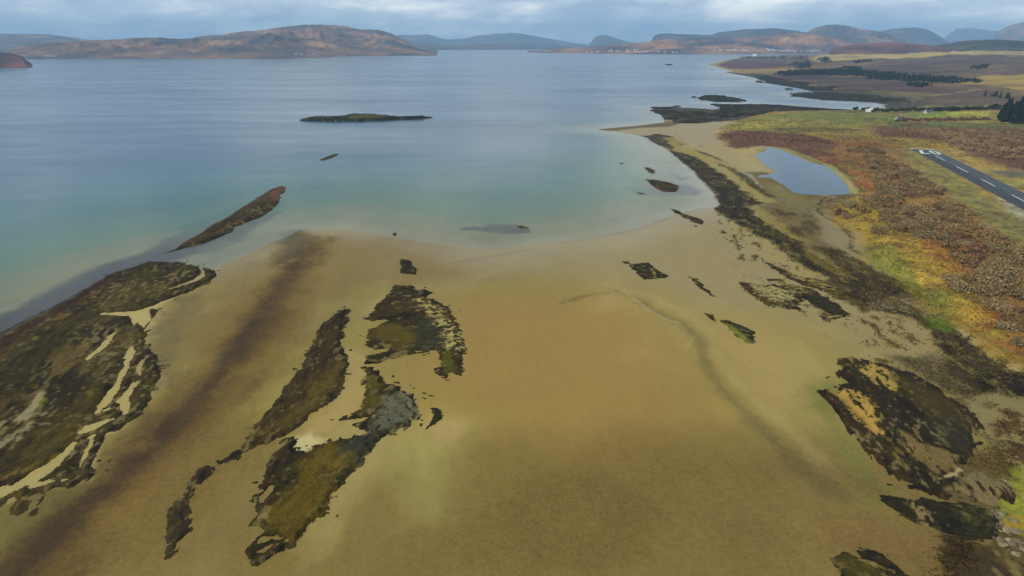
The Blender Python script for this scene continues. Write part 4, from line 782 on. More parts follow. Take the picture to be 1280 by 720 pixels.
def hill(crest, Dc, shore, mat, label=None, back=.35, rough=.16, rs=None, pw=1.05, step=2.0, rows=70, sd=0):
    """crest and shore are read off as sight lines; the hill is a real slope from its own shore to its own summit line"""
    cx = np.array([c[0] for c in crest], float); cy = np.array([c[1] for c in crest], float)
    px = np.arange(cx[0], cx[-1]+.01, step)
    py = np.interp(px, cx, cy)
    u = (px-640)/F; v = (360-py)/F
    d0, d1, d2 = u, v*SP+CP, v*CP-SP
    hor = np.hypot(d0, d1)
    zc = CH+d2*(Dc/hor)
    if isinstance(shore, (int, float)): Dn = np.full(px.shape, float(shore))
    else:
        sy = np.interp(px, [s[0] for s in shore], [s[1] for s in shore]); vv = (360-sy)/F
        Dn = CH/(-(vv*CP-SP))*np.hypot(u, vv*SP+CP)
    t = np.concatenate([np.linspace(-.02, 1, rows), 1+np.linspace(0, back, 9)[1:]])
    T, U = np.meshgrid(t, px, indexing='ij')
    Dn2, Z2 = np.broadcast_to(Dn, T.shape), np.broadcast_to(zc, T.shape)
    D = Dn2+(Dc-Dn2)*T
    ux, uy = (d0/hor)[None, :], (d1/hor)[None, :]
    X, Y = D*ux, D*uy
    rs = rs or Dc*.032
    f = np.where(T < 1, np.clip(T, 0, 1)**pw, 1-np.clip((T-1)/back, 0, 1)**1.5)
    nz = fbm(X.ravel(), Y.ravel(), rs, 6, 700+sd).reshape(X.shape)
    rid = 1-np.abs(fbm(X.ravel(), Y.ravel(), rs*.6, 5, 760+sd).reshape(X.shape))
    w = np.clip(np.sin(np.pi*np.clip(T, 0, 1)), 0, 1)**.8+.09
    Z = Z2*f*(1+w*(nz*rough*1.6+(rid-.7)*rough*2.3))-3*(T < 0)
    fade = np.clip(np.minimum(np.arange(len(px)), np.arange(len(px))[::-1])/6.0, 0, 1)[None, :]
    Z = np.where(T > .0, Z*fade+(-4)*(1-fade), Z-2)
    V = np.stack([X, Y, Z], -1).reshape(-1, 3)
    me = npmesh('hill', V, gridfaces(len(t), len(px)))
    o = tag(link('hill', me, mat), kind='structure')
    return dict(px=px, X=X, Y=Y, Z=Z, T=T)
def onhill(h, x, y):
    k = int(np.clip(round((x-h['px'][0])/(h['px'][1]-h['px'][0])), 0, len(h['px'])-1))
    X, Y, Z = h['X'][:, k], h['Y'][:, k], h['Z'][:, k]
    v = (360-y)/F; u = (x-640)/F; el = (v*CP-SP)/math.hypot(u, v*SP+CP)
    e = (Z-CH)/np.hypot(X, Y)
    i = int(np.argmax(e >= el)) if (e >= el).any() else 5
    i = max(i, 2)
    # interpolate
    a = (el-e[i-1])/(e[i]-e[i-1]+1e-9); a = min(max(a, 0), 1)
    return np.array([X[i-1]+(X[i]-X[i-1])*a, Y[i-1]+(Y[i]-Y[i-1])*a, Z[i-1]+(Z[i]-Z[i-1])*a])
def build_hills():
    warm = hill_mat('moor_hillside', (86,66,54), (126,94,70), (158,122,88), (54,58,62), 260)
    brown = hill_mat('bracken_hillside', (96,66,50), (144,100,66), (170,130,86), (44,50,58), 190)
    cool = hill_mat('mountain_side', (66,66,74), (86,80,80), (112,98,86), (52,56,66), 700)
    dark = hill_mat('wooded_ridge', (38,44,36), (62,58,42), (100,78,54), (30,38,30), 120)
    red = hill_mat('heather_ridge', (84,52,46), (110,68,52), (130,90,62), (58,44,48), 160)
    H = HILLS
    H['a'] = hill([(-260,34),(-60,40),(0,42),(45,42.5),(60,42.5),(90,47),(130,52),(200,60),(240,70)], 10500, 7600, warm, sd=1)
    H['b'] = hill([(200,66),(228,50),(250,46),(280,43),(305,39),(330,37),(352,34),(375,31.5),(395,31),(420,32),(436,35),(450,37),(474,37.5),(488,41.5),(498,46),(510,52),(522,57.5),(536,61.5),(556,66)], 6800, 4700, warm, sd=2, rough=.2)
    H['c'] = hill([(-40,78),(0,66),(22,61),(40,56.5),(60,54),(100,51),(130,49.5),(170,48),(200,46.8),(225,49),(260,48.5),(300,45),(335,42.5),(365,45),(400,49),(425,52),(445,56),(470,60),(490,62),(512,64)], 5400,
        [(-40,74),(60,73.6),(200,73.6),(330,73.6),(400,72),(450,69.5),(512,65.5)], warm, sd=3, rough=.22)
    H['d'] = hill([(-260,56),(-60,62),(0,65),(12,66),(28,70),(40,76)], 3500, [(-260,80),(0,78.2),(40,75.6)], red, sd=4)
    H['e'] = hill([(470,62),(490,47),(500,43.5),(515,44),(535,43),(548,47),(560,49.5),(580,48),(600,44),(620,42),(645,41),(665,44),(690,49),(720,54),(760,58),(800,60)], 15500, 11500, cool, sd=5)
    H['e2'] = hill([(490,60),(505,52),(530,54),(560,57),(600,55),(640,57),(700,58.5),(760,60)], 9500, [(480,63),(600,62.6),(760,61.5)], cool, sd=15)
    H['f'] = hill([(726,62),(736,56),(741,50),(744,46),(750,44.2),(757,43.6),(764,45.5),(772,48.5),(784,52),(800,54),(820,58)], 12500, 10500, cool, sd=6, rough=.05)
    H['g'] = hill([(805,60),(812,50),(818,44.5),(824,42),(836,41.8),(850,42.5),(870,43),(888,44),(899,40.5),(915,39),(930,36.8),(950,36),(966,34.8),(978,36),(992,38),(1010,41),(1040,48),(1060,56)], 8600, 6600, cool, sd=7, rough=.18)
    H['h'] = hill([(990,56),(1004,42),(1018,35),(1032,31.5),(1046,30.6),(1060,32.5),(1075,36),(1092,38.5),(1110,42),(1126,47),(1145,54)], 9200, 7000, warm, sd=8, rough=.22)
    H['i'] = hill([(1080,54),(1098,40),(1110,37),(1130,35.2),(1145,35),(1158,37),(1168,41),(1178,47),(1188,53),(1196,58)], 11500, 8800, cool, sd=9)
    H['j'] = hill([(1170,56),(1184,44),(1196,36.5),(1212,35),(1230,37),(1250,39),(1300,40)], 21000, 17000, cool, sd=10)
    H['k'] = hill([(1236,54),(1246,40),(1256,35),(1266,31),(1276,28),(1290,25),(1340,16),(1500,24)], 13500, 10500, warm, sd=11)
    H['l'] = hill([(646,64.2),(670,63.6),(690,61.5),(715,60),(740,58),(770,56),(795,54.5),(815,51),(835,49),(860,48.5),(880,47),(910,47.5),(940,46.5),(965,45),(985,43),(1005,42),(1025,44),(1045,48),(1065,52),(1090,56),(1130,62)], 7000,
        [(646,65),(680,66),(740,67),(800,68),(900,67.6),(940,67.4),(1130,66)], brown, sd=12, rough=.26, rs=300)
    H['n'] = hill([(1030,62),(1045,58.5),(1060,56.5),(1085,54.5),(1105,53),(1130,54),(1150,55.5),(1175,58),(1200,60)], 4500, 3900, red, sd=13, rough=.1, rs=120)
    H['m'] = hill([(1160,58),(1185,54.5),(1197,51.8),(1215,50),(1240,49.4),(1262,50),(1290,52),(1400,50)], 4900, 4100, dark, sd=14, rough=.1, rs=140)

# ------------------------------------------------------------------ pond, runway
def build_pond():
    P = WP([(925,180),(985,178),(1040,198),(1090,225),(1085,252),(1000,252),(960,236),(930,222),(915,200)], POND_Z)
    me = mesh_py('pond', [(x, y, POND_Z) for x, y in P[::-1]], [list(range(len(P)))])
    m, n, l, b, o = newmat('pond_water')
    b.inputs['Base Color'].default_value = (*lin((66,84,92)), 1); b.inputs['Roughness'].default_value = .12; b.inputs['IOR'].default_value = 1.333
    w = noise(n, l, .5, 4, .6); bp = n.new('ShaderNodeBump'); bp.inputs['Strength'].default_value = .15; bp.inputs['Distance'].default_value = .3
    l.new(w.outputs[0], bp.inputs['Height']); l.new(bp.outputs[0], b.inputs['Normal'])
    # only inside the hollow
    V = np.array([(x, y) for x, y in P]); x0, y0 = V.min(0); x1, y1 = V.max(0)
    c = 1.2; gx = np.arange(x0, x1, c); gy = np.arange(y0, y1, c); X, Y = np.meshgrid(gx, gy)
    s = sdf(X.ravel(), Y.ravel(), POND, 60).reshape(X.shape)
    keep = (np.maximum.reduce([s[:-1,:-1], s[1:,:-1], s[:-1,1:], s[1:,1:]]) > -4).ravel()
    Vv, Fc, _ = compact(np.stack([X.ravel(), Y.ravel(), np.full(X.size, POND_Z-.05)], -1), gridfaces(*X.shape)[keep], [])
    bpy.data.meshes.remove(me)
    tag(link('pond', npmesh('pond', Vv, Fc), m), kind='structure')

def build_runway():
    Lr, hw = 640.0, 10.6
    def strip(s0, s1, t0, t1, z, ns=1):
        vs, fs = [], []
        for k in range(ns+1):
            s = s0+(s1-s0)*k/ns
            for t in (t0, t1): vs.append((*(RA+RU*s+RN*t), z))
        for k in range(ns): fs.append((2*k, 2*k+2, 2*k+3, 2*k+1))
        return vs, fs
    vs, fs = strip(0, Lr, -hw, hw, LAND+.09, 40)
    vs2, fs2 = strip(0, Lr, -hw, hw, LAND-.2, 40)   # thickness
    n0 = len(vs); vs += vs2
    for k in range(40):
        fs.append((2*k, 2*k+n0, 2*k+2+n0, 2*k+2)); fs.append((2*k+1, 2*k+3, 2*k+3+n0, 2*k+1+n0))
    fs.append((0, 1, 1+n0, n0))
    m, n, l, b, o = newmat('runway_asphalt')
    t1 = noise(n, l, .12, 6, .6); t2 = noise(n, l, .012, 3, .5)
    r = n.new('ShaderNodeValToRGB'); l.new(t1.outputs[0], r.inputs[0])
    r.color_ramp.elements[0].color = (*lin((46,56,54)), 1); r.color_ramp.elements[1].color = (*lin((64,76,72)), 1)
    r.color_ramp.elements[0].position = .3; r.color_ramp.elements[1].position = .7
    l.new(r.outputs[0], b.inputs['Base Color']); b.inputs['Roughness'].default_value = .85
    tag(link('runway', mesh_py('runway', vs, fs), m), kind='structure')
    # newer half of the surface is a browner grey
    m2, n, l, b, o = newmat('runway_patched_half')
    t1 = noise(n, l, .1, 6, .6); r = n.new('ShaderNodeValToRGB'); l.new(t1.outputs[0], r.inputs[0])
    r.color_ramp.elements[0].color = (*lin((38,38,39)), 1); r.color_ramp.elements[1].color = (*lin((56,55,54)), 1)
    r.color_ramp.elements[0].position = .3; r.color_ramp.elements[1].position = .7
    l.new(r.outputs[0], b.inputs['Base Color']); b.inputs['Roughness'].default_value = .85
    side = -1 if (RA+RN)[0] > RA[0] else 1    # half towards the shore
    a, c = (-hw+.4, -1.2) if side < 0 else (1.2, hw-.4)
    if (RA+RN*a)[0] > (RA+RN*-a)[0]: a, c = -c, -a
    v_, f_ = strip(4, Lr, a, c, LAND+.094, 1); tag(link('runway_resurfaced_half', mesh_py('runway_resurfaced_half', v_, f_), m2), kind='structure')
    white = plain('runway_paint', (196,195,184), .7, .12, .5)
    V, Fc = [], []
    def add(vf):
        k = len(V); V.extend(vf[0]); Fc.extend([tuple(i+k for i in f) for f in vf[1]])
    z = LAND+.10
    s = 37.0
    while s < Lr: add(strip(s, s+25.5, -.36, .36, z)); s += 50.5
    add(strip(.6, 2.4, -hw, hw, z))
    # 07 at the threshold, its head away from the threshold; u runs to the reader's right
    right = -1.0                             # reader faces along RU, right is -RN
    def seg(u0, w0, u1, w1, th=1.7):
        p = np.array([u0, w0]); q = np.array([u1, w1]); d = (q-p)/np.linalg.norm(q-p); nn = np.array([-d[1], d[0]])*th/2
        return [p+nn, p-nn, q-nn, q+nn]
    def put(quad):
        vs = [(*(RA+RU*w+RN*(right*u)), z+.003) for u, w in quad]; k = len(V); V.extend(vs); Fc.append((k, k+1, k+2, k+3))
    h0, h1 = 9.0, 29.0
    def ring(cu, ru, n=22, th=1.4):
        cw, rw = (h0+h1)/2, (h1-h0)/2
        pts = [(math.copysign(abs(math.cos(a))**.75, math.cos(a)), math.copysign(abs(math.sin(a))**.75, math.sin(a))) for a in [2*math.pi*i/n for i in range(n)]]
        for i in range(n):
            (a, b_), (c_, d_) = pts[i], pts[(i+1) % n]
            put([(cu+a*ru, cw+b_*rw), (cu+c_*ru, cw+d_*rw), (cu+c_*(ru-th), cw+d_*(rw-th*1.2)), (cu+a*(ru-th), cw+b_*(rw-th*1.2))])
    ring(-5.2, 3.6, th=2.2)
    put([(1.4, h1), (1.4, h1-3.6), (8.6, h1-3.6), (8.6, h1)])
    put([(5.7, h1-3.62), (8.6, h1-3.62), (5.2, h0), (2.2, h0)])
    me = mesh_py('runway_marking', V, Fc)
    tag(link('runway_marking', me, white), kind='structure')

# ------------------------------------------------------------------ vegetation
def leafquads(P, size, r, flat=.3):
    n = len(P); a = r.normal(size=(n, 3)); a[:, 2] *= flat; a /= np.linalg.norm(a, axis=1)[:, None]
    b = r.normal(size=(n, 3)); b -= (b*a).sum(1)[:, None]*a; b /= np.linalg.norm(b, axis=1)[:, None]
    s = (size*(.6+.8*r.random(n)))[:, None] if np.isscalar(size) else (size*(.6+.8*r.random(n)))[:, None]
    V = np.stack([P-a*s-b*s*.6, P+a*s-b*s*.6, P+a*s*.7+b*s*.6, P-a*s*.7+b*s*.6], 1).reshape(-1, 3)
    return V, np.arange(4*n).reshape(n, 4)
def dome_cloud(n, rx, h, r, lob=5, lean=0):
    """twigs through the volume of an uneven, many lobed dome"""
    C = np.stack([r.uniform(-.55, .55, lob)*rx, r.uniform(-.55, .55, lob)*rx, r.uniform(.15, .5, lob)*h], -1)
    R = r.uniform(.38, .62, lob)*rx*(.86 if lob > 8 else 1)
    k = r.integers(0, lob, n); d = r.normal(size=(n, 3)); d /= np.linalg.norm(d, axis=1)[:, None]
    rad = R[k]*(r.random(n)**.33)
    P = C[k]+d*rad[:, None]*np.array([1, 1, h/rx*.75])
    P[:, 2] = np.abs(P[:, 2]); return P
def conifer_pts(n, h, rb, r):
    z = h*(.10+.90*r.random(n)**1.35); tier = .75+.25*np.abs(np.sin(z/h*26))
    rr = rb*(1-z/h)**.8*tier*np.sqrt(r.uniform(.25, 1, n))*(1+.25*r.normal(size=n).clip(-1, 1))
    a = r.uniform(0, 2*np.pi, n); return np.stack([rr*np.cos(a), rr*np.sin(a), z-rr*.25], -1)
def trunk_mesh(h, r0, name='trunk', limbs=5, r=None):
    vs, fs = [], []
    def tube(p, q, ra, rb_, k=6):
        p, q = np.array(p, float), np.array(q, float); d = q-p; d /= np.linalg.norm(d)
        u = np.cross(d, [.3, .9, .1]); u /= np.linalg.norm(u); w = np.cross(d, u); b0 = len(vs)
        for c, rr in ((p, ra), (q, rb_)):
            for i in range(k):
                a = 2*math.pi*i/k; vs.append(c+u*rr*math.cos(a)+w*rr*math.sin(a))
        for i in range(k): fs.append((b0+i, b0+(i+1) % k, b0+k+(i+1) % k, b0+k+i))
    tube((0, 0, -.3), (0, 0, h*.5), r0, r0*.65); tube((0, 0, h*.5), (0, 0, h*.93), r0*.65, r0*.15)
    for i in range(limbs):
        a = i*2.4; z = h*(.25+.1*i); tube((0, 0, z), (math.cos(a)*h*.14, math.sin(a)*h*.14, z+h*.1), r0*.35, r0*.1, 5)
    return mesh_py(name, vs, fs, smooth=True)

def build_vegetation():
    twig = plain('willow_twigs', (124,106,72), .95, .35, .8, .1, vary=.25)
    twig2 = plain('birch_twigs', (112,84,58), .95, .35, .8, .1, vary=.25)
    twig3 = plain('bog_myrtle_twigs', (128,102,64), .95, .35, .8, .1, vary=.2)
    ever = plain('conifer_needles', (42,50,32), .9, .4, .3, .15, vary=.3)
    leaf = plain('evergreen_leaves', (48,58,34), .9, .4, .4, .15, vary=.3)
    bark = plain('bark', (70,60,48), .95, .3, 2)
    r = np.random.default_rng(3)
    # willow scrub on the moor
    protos = []
    for i in range(5):
        rx, h = [4.6, 3.6, 5.4, 4.0, 5.0][i], [3.9, 3.3, 4.2, 3.8, 3.4][i]
        P = dome_cloud(820, rx, h, r, 9); P[:120] += r.normal(size=(120, 3))*np.array([.6, .6, .3]); P[:, 2] = np.abs(P[:, 2]); V, Fc = leafquads(P, .30, r, 1.6)
        protos.append(npmesh('willow_bush', V, Fc, smooth=False))
        protos[-1].materials.append((twig, twig2, twig, twig3, twig)[i])
    explicit = [(1062,257),(1052,263),(1060,268),(1078,263),(1088,253),(1100,256),(1110,252),(1118,246),(1106,268),(1122,285),(1130,272),(1130,282),(1143,288),(1152,296),(1165,296),(1178,299),(1190,310),(1202,306),
        (1100,290),(1097,287),(1140,262),(1112,275),(1210,332),(1224,330),(1238,330),(1246,342),(1232,345),(1220,358),(1230,366),(1250,335),(1262,322),(1275,318),(1190,350),(1200,362),(1214,352),(1240,356),(1262,360),(1270,345),
        (1256,400),(1266,398),(1276,392),(1262,410),(1276,410),(1252,388),(1280,372),(1242,378),(1040,254),(1245,364),(1276,425)]
    zone = PL([(1088,185),(1128,188),(1160,212),(1200,250),(1236,285),(1285,330),(1330,440),(1290,442),(1262,420),(1236,384),(1240,345),(1205,330),(1180,305),(1130,290),(1100,268),(1084,250),(1100,240),(1092,215),(1080,196)])
    zone2 = PL([(1075,176),(1100,176),(1130,188),(1088,190),(1060,190)])
    spots = [PL([p])[0] for p in explicit]
    x0, y0 = zone.min(0); x1, y1 = zone.max(0)
    cand = np.stack([r.uniform(x0, x1, 14000), r.uniform(y0, y1, 14000)], -1)
    s = sdf(cand[:,0], cand[:,1], zone, 60); s2 = sdf(cand[:,0], cand[:,1], zone2, 60)
    gap = fbm(cand[:,0], cand[:,1], 26, 3, 411)
    st_, tt_ = runway_d(cand[:,0], cand[:,1])
    ok = ((s > 0) | (s2 > 0)) & (gap > -.34+.3*(s < 10)) & ((np.abs(tt_) > 42) | (st_ < -30))
    occupied = {}
    def free(p, dmin):
        k = (int(p[0]//8), int(p[1]//8))
        for a in (-1, 0, 1):
            for b in (-1, 0, 1):
                for q in occupied.get((k[0]+a, k[1]+b), ()):
                    if (q[0]-p[0])**2+(q[1]-p[1])**2 < dmin*dmin: return False
        occupied.setdefault(k, []).append(p); return True
    pts = [p for p in spots if free(p, 1.5)]
    for p in cand[ok]:
        if free(p, 5.4): pts.append(p)
    pts = np.array(pts); d = np.hypot(pts[:,0], pts[:,1]); order = np.argsort(d)
    pts = pts[order]
    z = HT(pts[:,0], pts[:,1])
    near = min(285, len(pts))
    g = 'leafless willow bushes scattered over the moor'
    for i in range(near):
        me = protos[(0, 2, 1, 3, 4)[int(r.integers(0, 5))]]
        o = bpy.data.objects.new('willow_bush', me); COL.objects.link(o)
        o.location = (*pts[i], z[i]-.15); o.rotation_euler = (0, 0, r.uniform(0, 6.28)); k = r.uniform(.7, 1.35); o.scale = (k, k, k*r.uniform(.85, 1.15))
        tag(o, 'rounded brown leafless willow bush on the moor between beach and runway', 'bush', g)
    # the remaining far scrub reads as one thicket
    Vs, Fs, n0 = [], [], 0
    for i in range(near, len(pts)):
        k = r.uniform(.7, 1.35); rx = 4.6*k
        P = dome_cloud(210, rx, 2.5*k, r, 4)+np.array([*pts[i], z[i]-.15])
        V, Fc = leafquads(P, .5, r, 1.6); Vs.append(V); Fs.append(Fc+n0); n0 += len(V)
    # heath thickets right of the runway and on the red moor
    for zn, num in ((PL([(1100,163),(1160,160),(1300,163),(1300,200),(1245,196),(1212,188),(1178,174),(1150,170)]), 900), (PL([(1130,154),(1160,153),(1165,158),(1135,159)]), 60)):
        a, b = zn.min(0), zn.max(0); c = np.stack([r.uniform(a[0], b[0], num), r.uniform(a[1], b[1], num)], -1)
        ss = sdf(c[:,0], c[:,1], zn, 10)+fbm(c[:,0], c[:,1], 40, 3, 415)*30; c = c[ss > 0]; zz = HT(c[:,0], c[:,1])
        for p, q in zip(c, zz):
            k = r.uniform(.6, 1.2); P = dome_cloud(90, 3.2*k, 2.0*k, r, 3)+np.array([*p, q-.1])
            V, Fc = leafquads(P, .7, r, 1.6); Vs.append(V); Fs.append(Fc+n0); n0 += len(V)
    me = npmesh('willow_scrub', np.vstack(Vs), np.vstack(Fs), smooth=False)
    o = link('willow_scrub', me, plain('scrub_twigs', (126,104,74), .95, .45, .03, .1, obj=False))
    tag(o, 'dense far reaching brown willow scrub beside the runway', 'scrub', kind='stuff')
    # trees: thing > trunk, crown
    def proto(kind, i):
        if kind == 'conifer_tree':
            h = [19, 16, 22][i]; P = conifer_pts(1700, h, [4.2, 3.8, 4.6][i], r); V, Fc = leafquads(P, .62, r, .5); cm = npmesh('crown', V, Fc, smooth=False); cm.materials.append(ever)
            tm = trunk_mesh(h, .32, limbs=4)
        else:
            h = [7.0, 5.5][i]; P = dome_cloud(900, h*.55, h*.8, r, 7)+np.array([0, 0, h*.2]); V, Fc = leafquads(P, .42, r, 1.2); cm = npmesh('crown', V, Fc, smooth=False); cm.materials.append(leaf if kind == 'evergreen_tree' else twig2)
            tm = trunk_mesh(h*.8, .2, limbs=6)
        tm.materials.append(bark)
        root = bpy.data.objects.new(kind, None); COL.objects.link(root)
        for nm, mm in (('trunk', tm), ('crown', cm)):
            c = bpy.data.objects.new(nm, mm); COL.objects.link(c); c.parent = root
        return root
    used = {}
    def place(kind, i, x, y, label, group, k=1.0, cat='tree'):
        key = (kind, i)
        if key not in used: used[key] = root = proto(kind, i)
        else:
            src = used[key]; root = src.copy(); COL.objects.link(root)
            for ch in src.children:
                c = ch.copy(); COL.objects.link(c); c.parent = root
        root.location = (x, y, float(HT(np.array([x]), np.array([y]))[0])-.1)
        root.rotation_euler = (0, 0, r.uniform(0, 6.28)); root.scale = (k, k, k*r.uniform(.92, 1.1)); root.empty_display_size = .5
        tag(root, label, cat, group); return root
    # plantation at the right edge
    a = LP([(1246,152),(1262,154.5),(1290,155.5),(1340,156),(1340,140),(1290,140),(1262,143),(1250,147)])
    cand = np.stack([r.uniform(a[:,0].min(), a[:,0].max(), 900), r.uniform(a[:,1].min(), a[:,1].max(), 900)], -1)
    cand = cand[sdf(cand[:,0], cand[:,1], a, 20) > 0]; got = []
    for p in cand:
        if all((p-q)@(p-q) > 44 for q in got): got.append(p)
        if len(got) > 130: break
    for j, p in enumerate(got):
        place('conifer_tree', j % 3, *p, 'tall dark conifer in the dense plantation at the right edge', 'conifers of the plantation at the right edge', r.uniform(.8, 1.15))
    for (x, y) in [(1232,118),(1237,117),(1241,117.5),(1246,118),(1251,119),(1256,120),(1261,120)]:
        place('conifer_tree', 1, *onland(x+r.uniform(-2, 2), y+3+r.uniform(-1.2, 1.2)), 'small conifer of the far clump above the plantation', 'conifers in the far clump above the plantation', r.uniform(.4, .75))
    for j in range(34):
        x = 1088+(1162-1088)*j/33.0+r.uniform(-1, 1); y = 139.5+.6*math.sin(j)-1.5*(j/33)+r.uniform(-.6, .6)
        place('evergreen_tree', j % 2, *onland(x, y), 'dark green tree in the belt between the pasture and the bay', 'trees of the belt beside the bay', r.uniform(.55, .9))
    for j in range(30):
        x = 1120+(1236-1120)*j/29.0+r.uniform(-1, 1); y = 151.5-1.5*(j/29)+r.uniform(-.7, .7)
        place('bare_tree', j % 2, *onland(x, y), 'low dark brown leafless tree in the hedgerow between two pastures', 'leafless trees of the hedgerow', r.uniform(.5, .85))
    for j in range(26):
        x = 1165+(1248-1165)*j/25.0+r.uniform(-1, 1); y = 139-(3.0*(j/25))+r.uniform(-1, 1)
        place('evergreen_tree', j % 2, *onland(x, y), 'green tree in the row behind the bright pasture, left of the plantation', 'green trees behind the bright pasture', r.uniform(.7, 1.25))
    for j in range(8):
        x = 1071+r.uniform(-4, 12); place('evergreen_tree', j % 2, *onland(x, 137.6+r.uniform(-.8, .4)), 'dark garden tree round the white cottage by the bay', 'garden trees of the white cottage', r.uniform(.6, .8))
    # far woodland blocks
    Vs, Fs, n0 = [], [], 0
    blocks = [([(955,92),(1000,88.5),(1050,86.5),(1070,84),(1082,89),(1130,93),(1175,98),(1240,101),(1240,105),(1190,106),(1130,102),(1080,97.5),(1030,93.5),(980,95)], 1500, 4.6),
              ([(990,78),(1008,77),(1014,82),(1012,86),(996,85)], 120, 9), ([(1023,75.5),(1036,75),(1038,78),(1024,78.5)], 50, 9), ([(1066,77),(1092,76.3),(1092,77.8),(1066,78.6)], 40, 7),
              ([(926,71.8),(960,71.4),(1010,72),(1010,74),(960,73.6),(930,73.6)], 120, 8), ([(1220,83),(1236,82),(1236,85),(1216,86)], 40, 6), ([(1130,104),(1180,107),(1180,109),(1130,107)], 60, 5)]
    for pz, num, hh in blocks:
        a = LP(pz); c = np.stack([r.uniform(a[:,0].min(), a[:,0].max(), num*4), r.uniform(a[:,1].min(), a[:,1].max(), num*4)], -1)
        ss = sdf(c[:,0], c[:,1], a, 60)+fbm(c[:,0], c[:,1], 70, 4, 431)*40-6; c = c[ss > 0][:num]; zz = HT(c[:,0], c[:,1])
        for p, q in zip(c, zz):
            k = r.uniform(.6, 1.3); P = conifer_pts(34, hh*1.4*k, hh*.8*k, r)+np.array([*p, q-.5])
            V, Fc = leafquads(P, 1.2, r, .5); Vs.append(V); Fs.append(Fc+n0); n0 += len(V)
    o = link('far_woodland', npmesh('far_woodland', np.vstack(Vs), np.vstack(Fs), smooth=False), plain('woodland_canopy', (40,48,34), .95, .4, .01, .1, obj=False))
    tag(o, 'dark blocks of far off woodland on the heather slopes beyond the bay', 'woodland', kind='stuff')

# ------------------------------------------------------------------ houses
def box(vs, fs, mi, x0, x1, y0, y1, z0, z1, m):
    k = len(vs); vs += [(x0,y0,z0),(x1,y0,z0),(x1,y1,z0),(x0,y1,z0),(x0,y0,z1),(x1,y0,z1),(x1,y1,z1),(x0,y1,z1)]
    q = [(0,3,2,1),(4,5,6,7),(0,1,5,4),(1,2,6,5),(2,3,7,6),(3,0,4,7)]
    fs += [tuple(i+k for i in f) for f in q]; mi += [m]*6
def walls_mesh(L, D_, h, r, name='wall'):
    vs = [(-L,-D_,-1.5),(L,-D_,-1.5),(L,D_,-1.5),(-L,D_,-1.5),(-L,-D_,h),(L,-D_,h),(L,D_,h),(-L,D_,h),(-L,0,h+r),(L,0,h+r)]
    return mesh_py(name, vs, [(0,1,5,4),(2,3,7,6),(1,2,6,9,5),(3,0,4,8,7)])
def roof_mesh(L, D_, h, r, name='roof'):
    e = .4; k = r/D_; vs = []
    for x in (-L-e, L+e):
        vs += [(x,-D_-e,h-e*k+.02),(x,0,h+r+.02),(x,D_+e,h-e*k+.02),(x,-D_-e,h-e*k+.3),(x,0,h+r+.32),(x,D_+e,h-e*k+.3)]
    return mesh_py(name, vs, [(0,1,7,6),(1,2,8,7),(3,9,10,4),(4,10,11,5),(0,3,4,1),(1,4,5,2),(6,7,10,9),(7,8,11,10),(0,6,9,3),(2,5,11,8)])
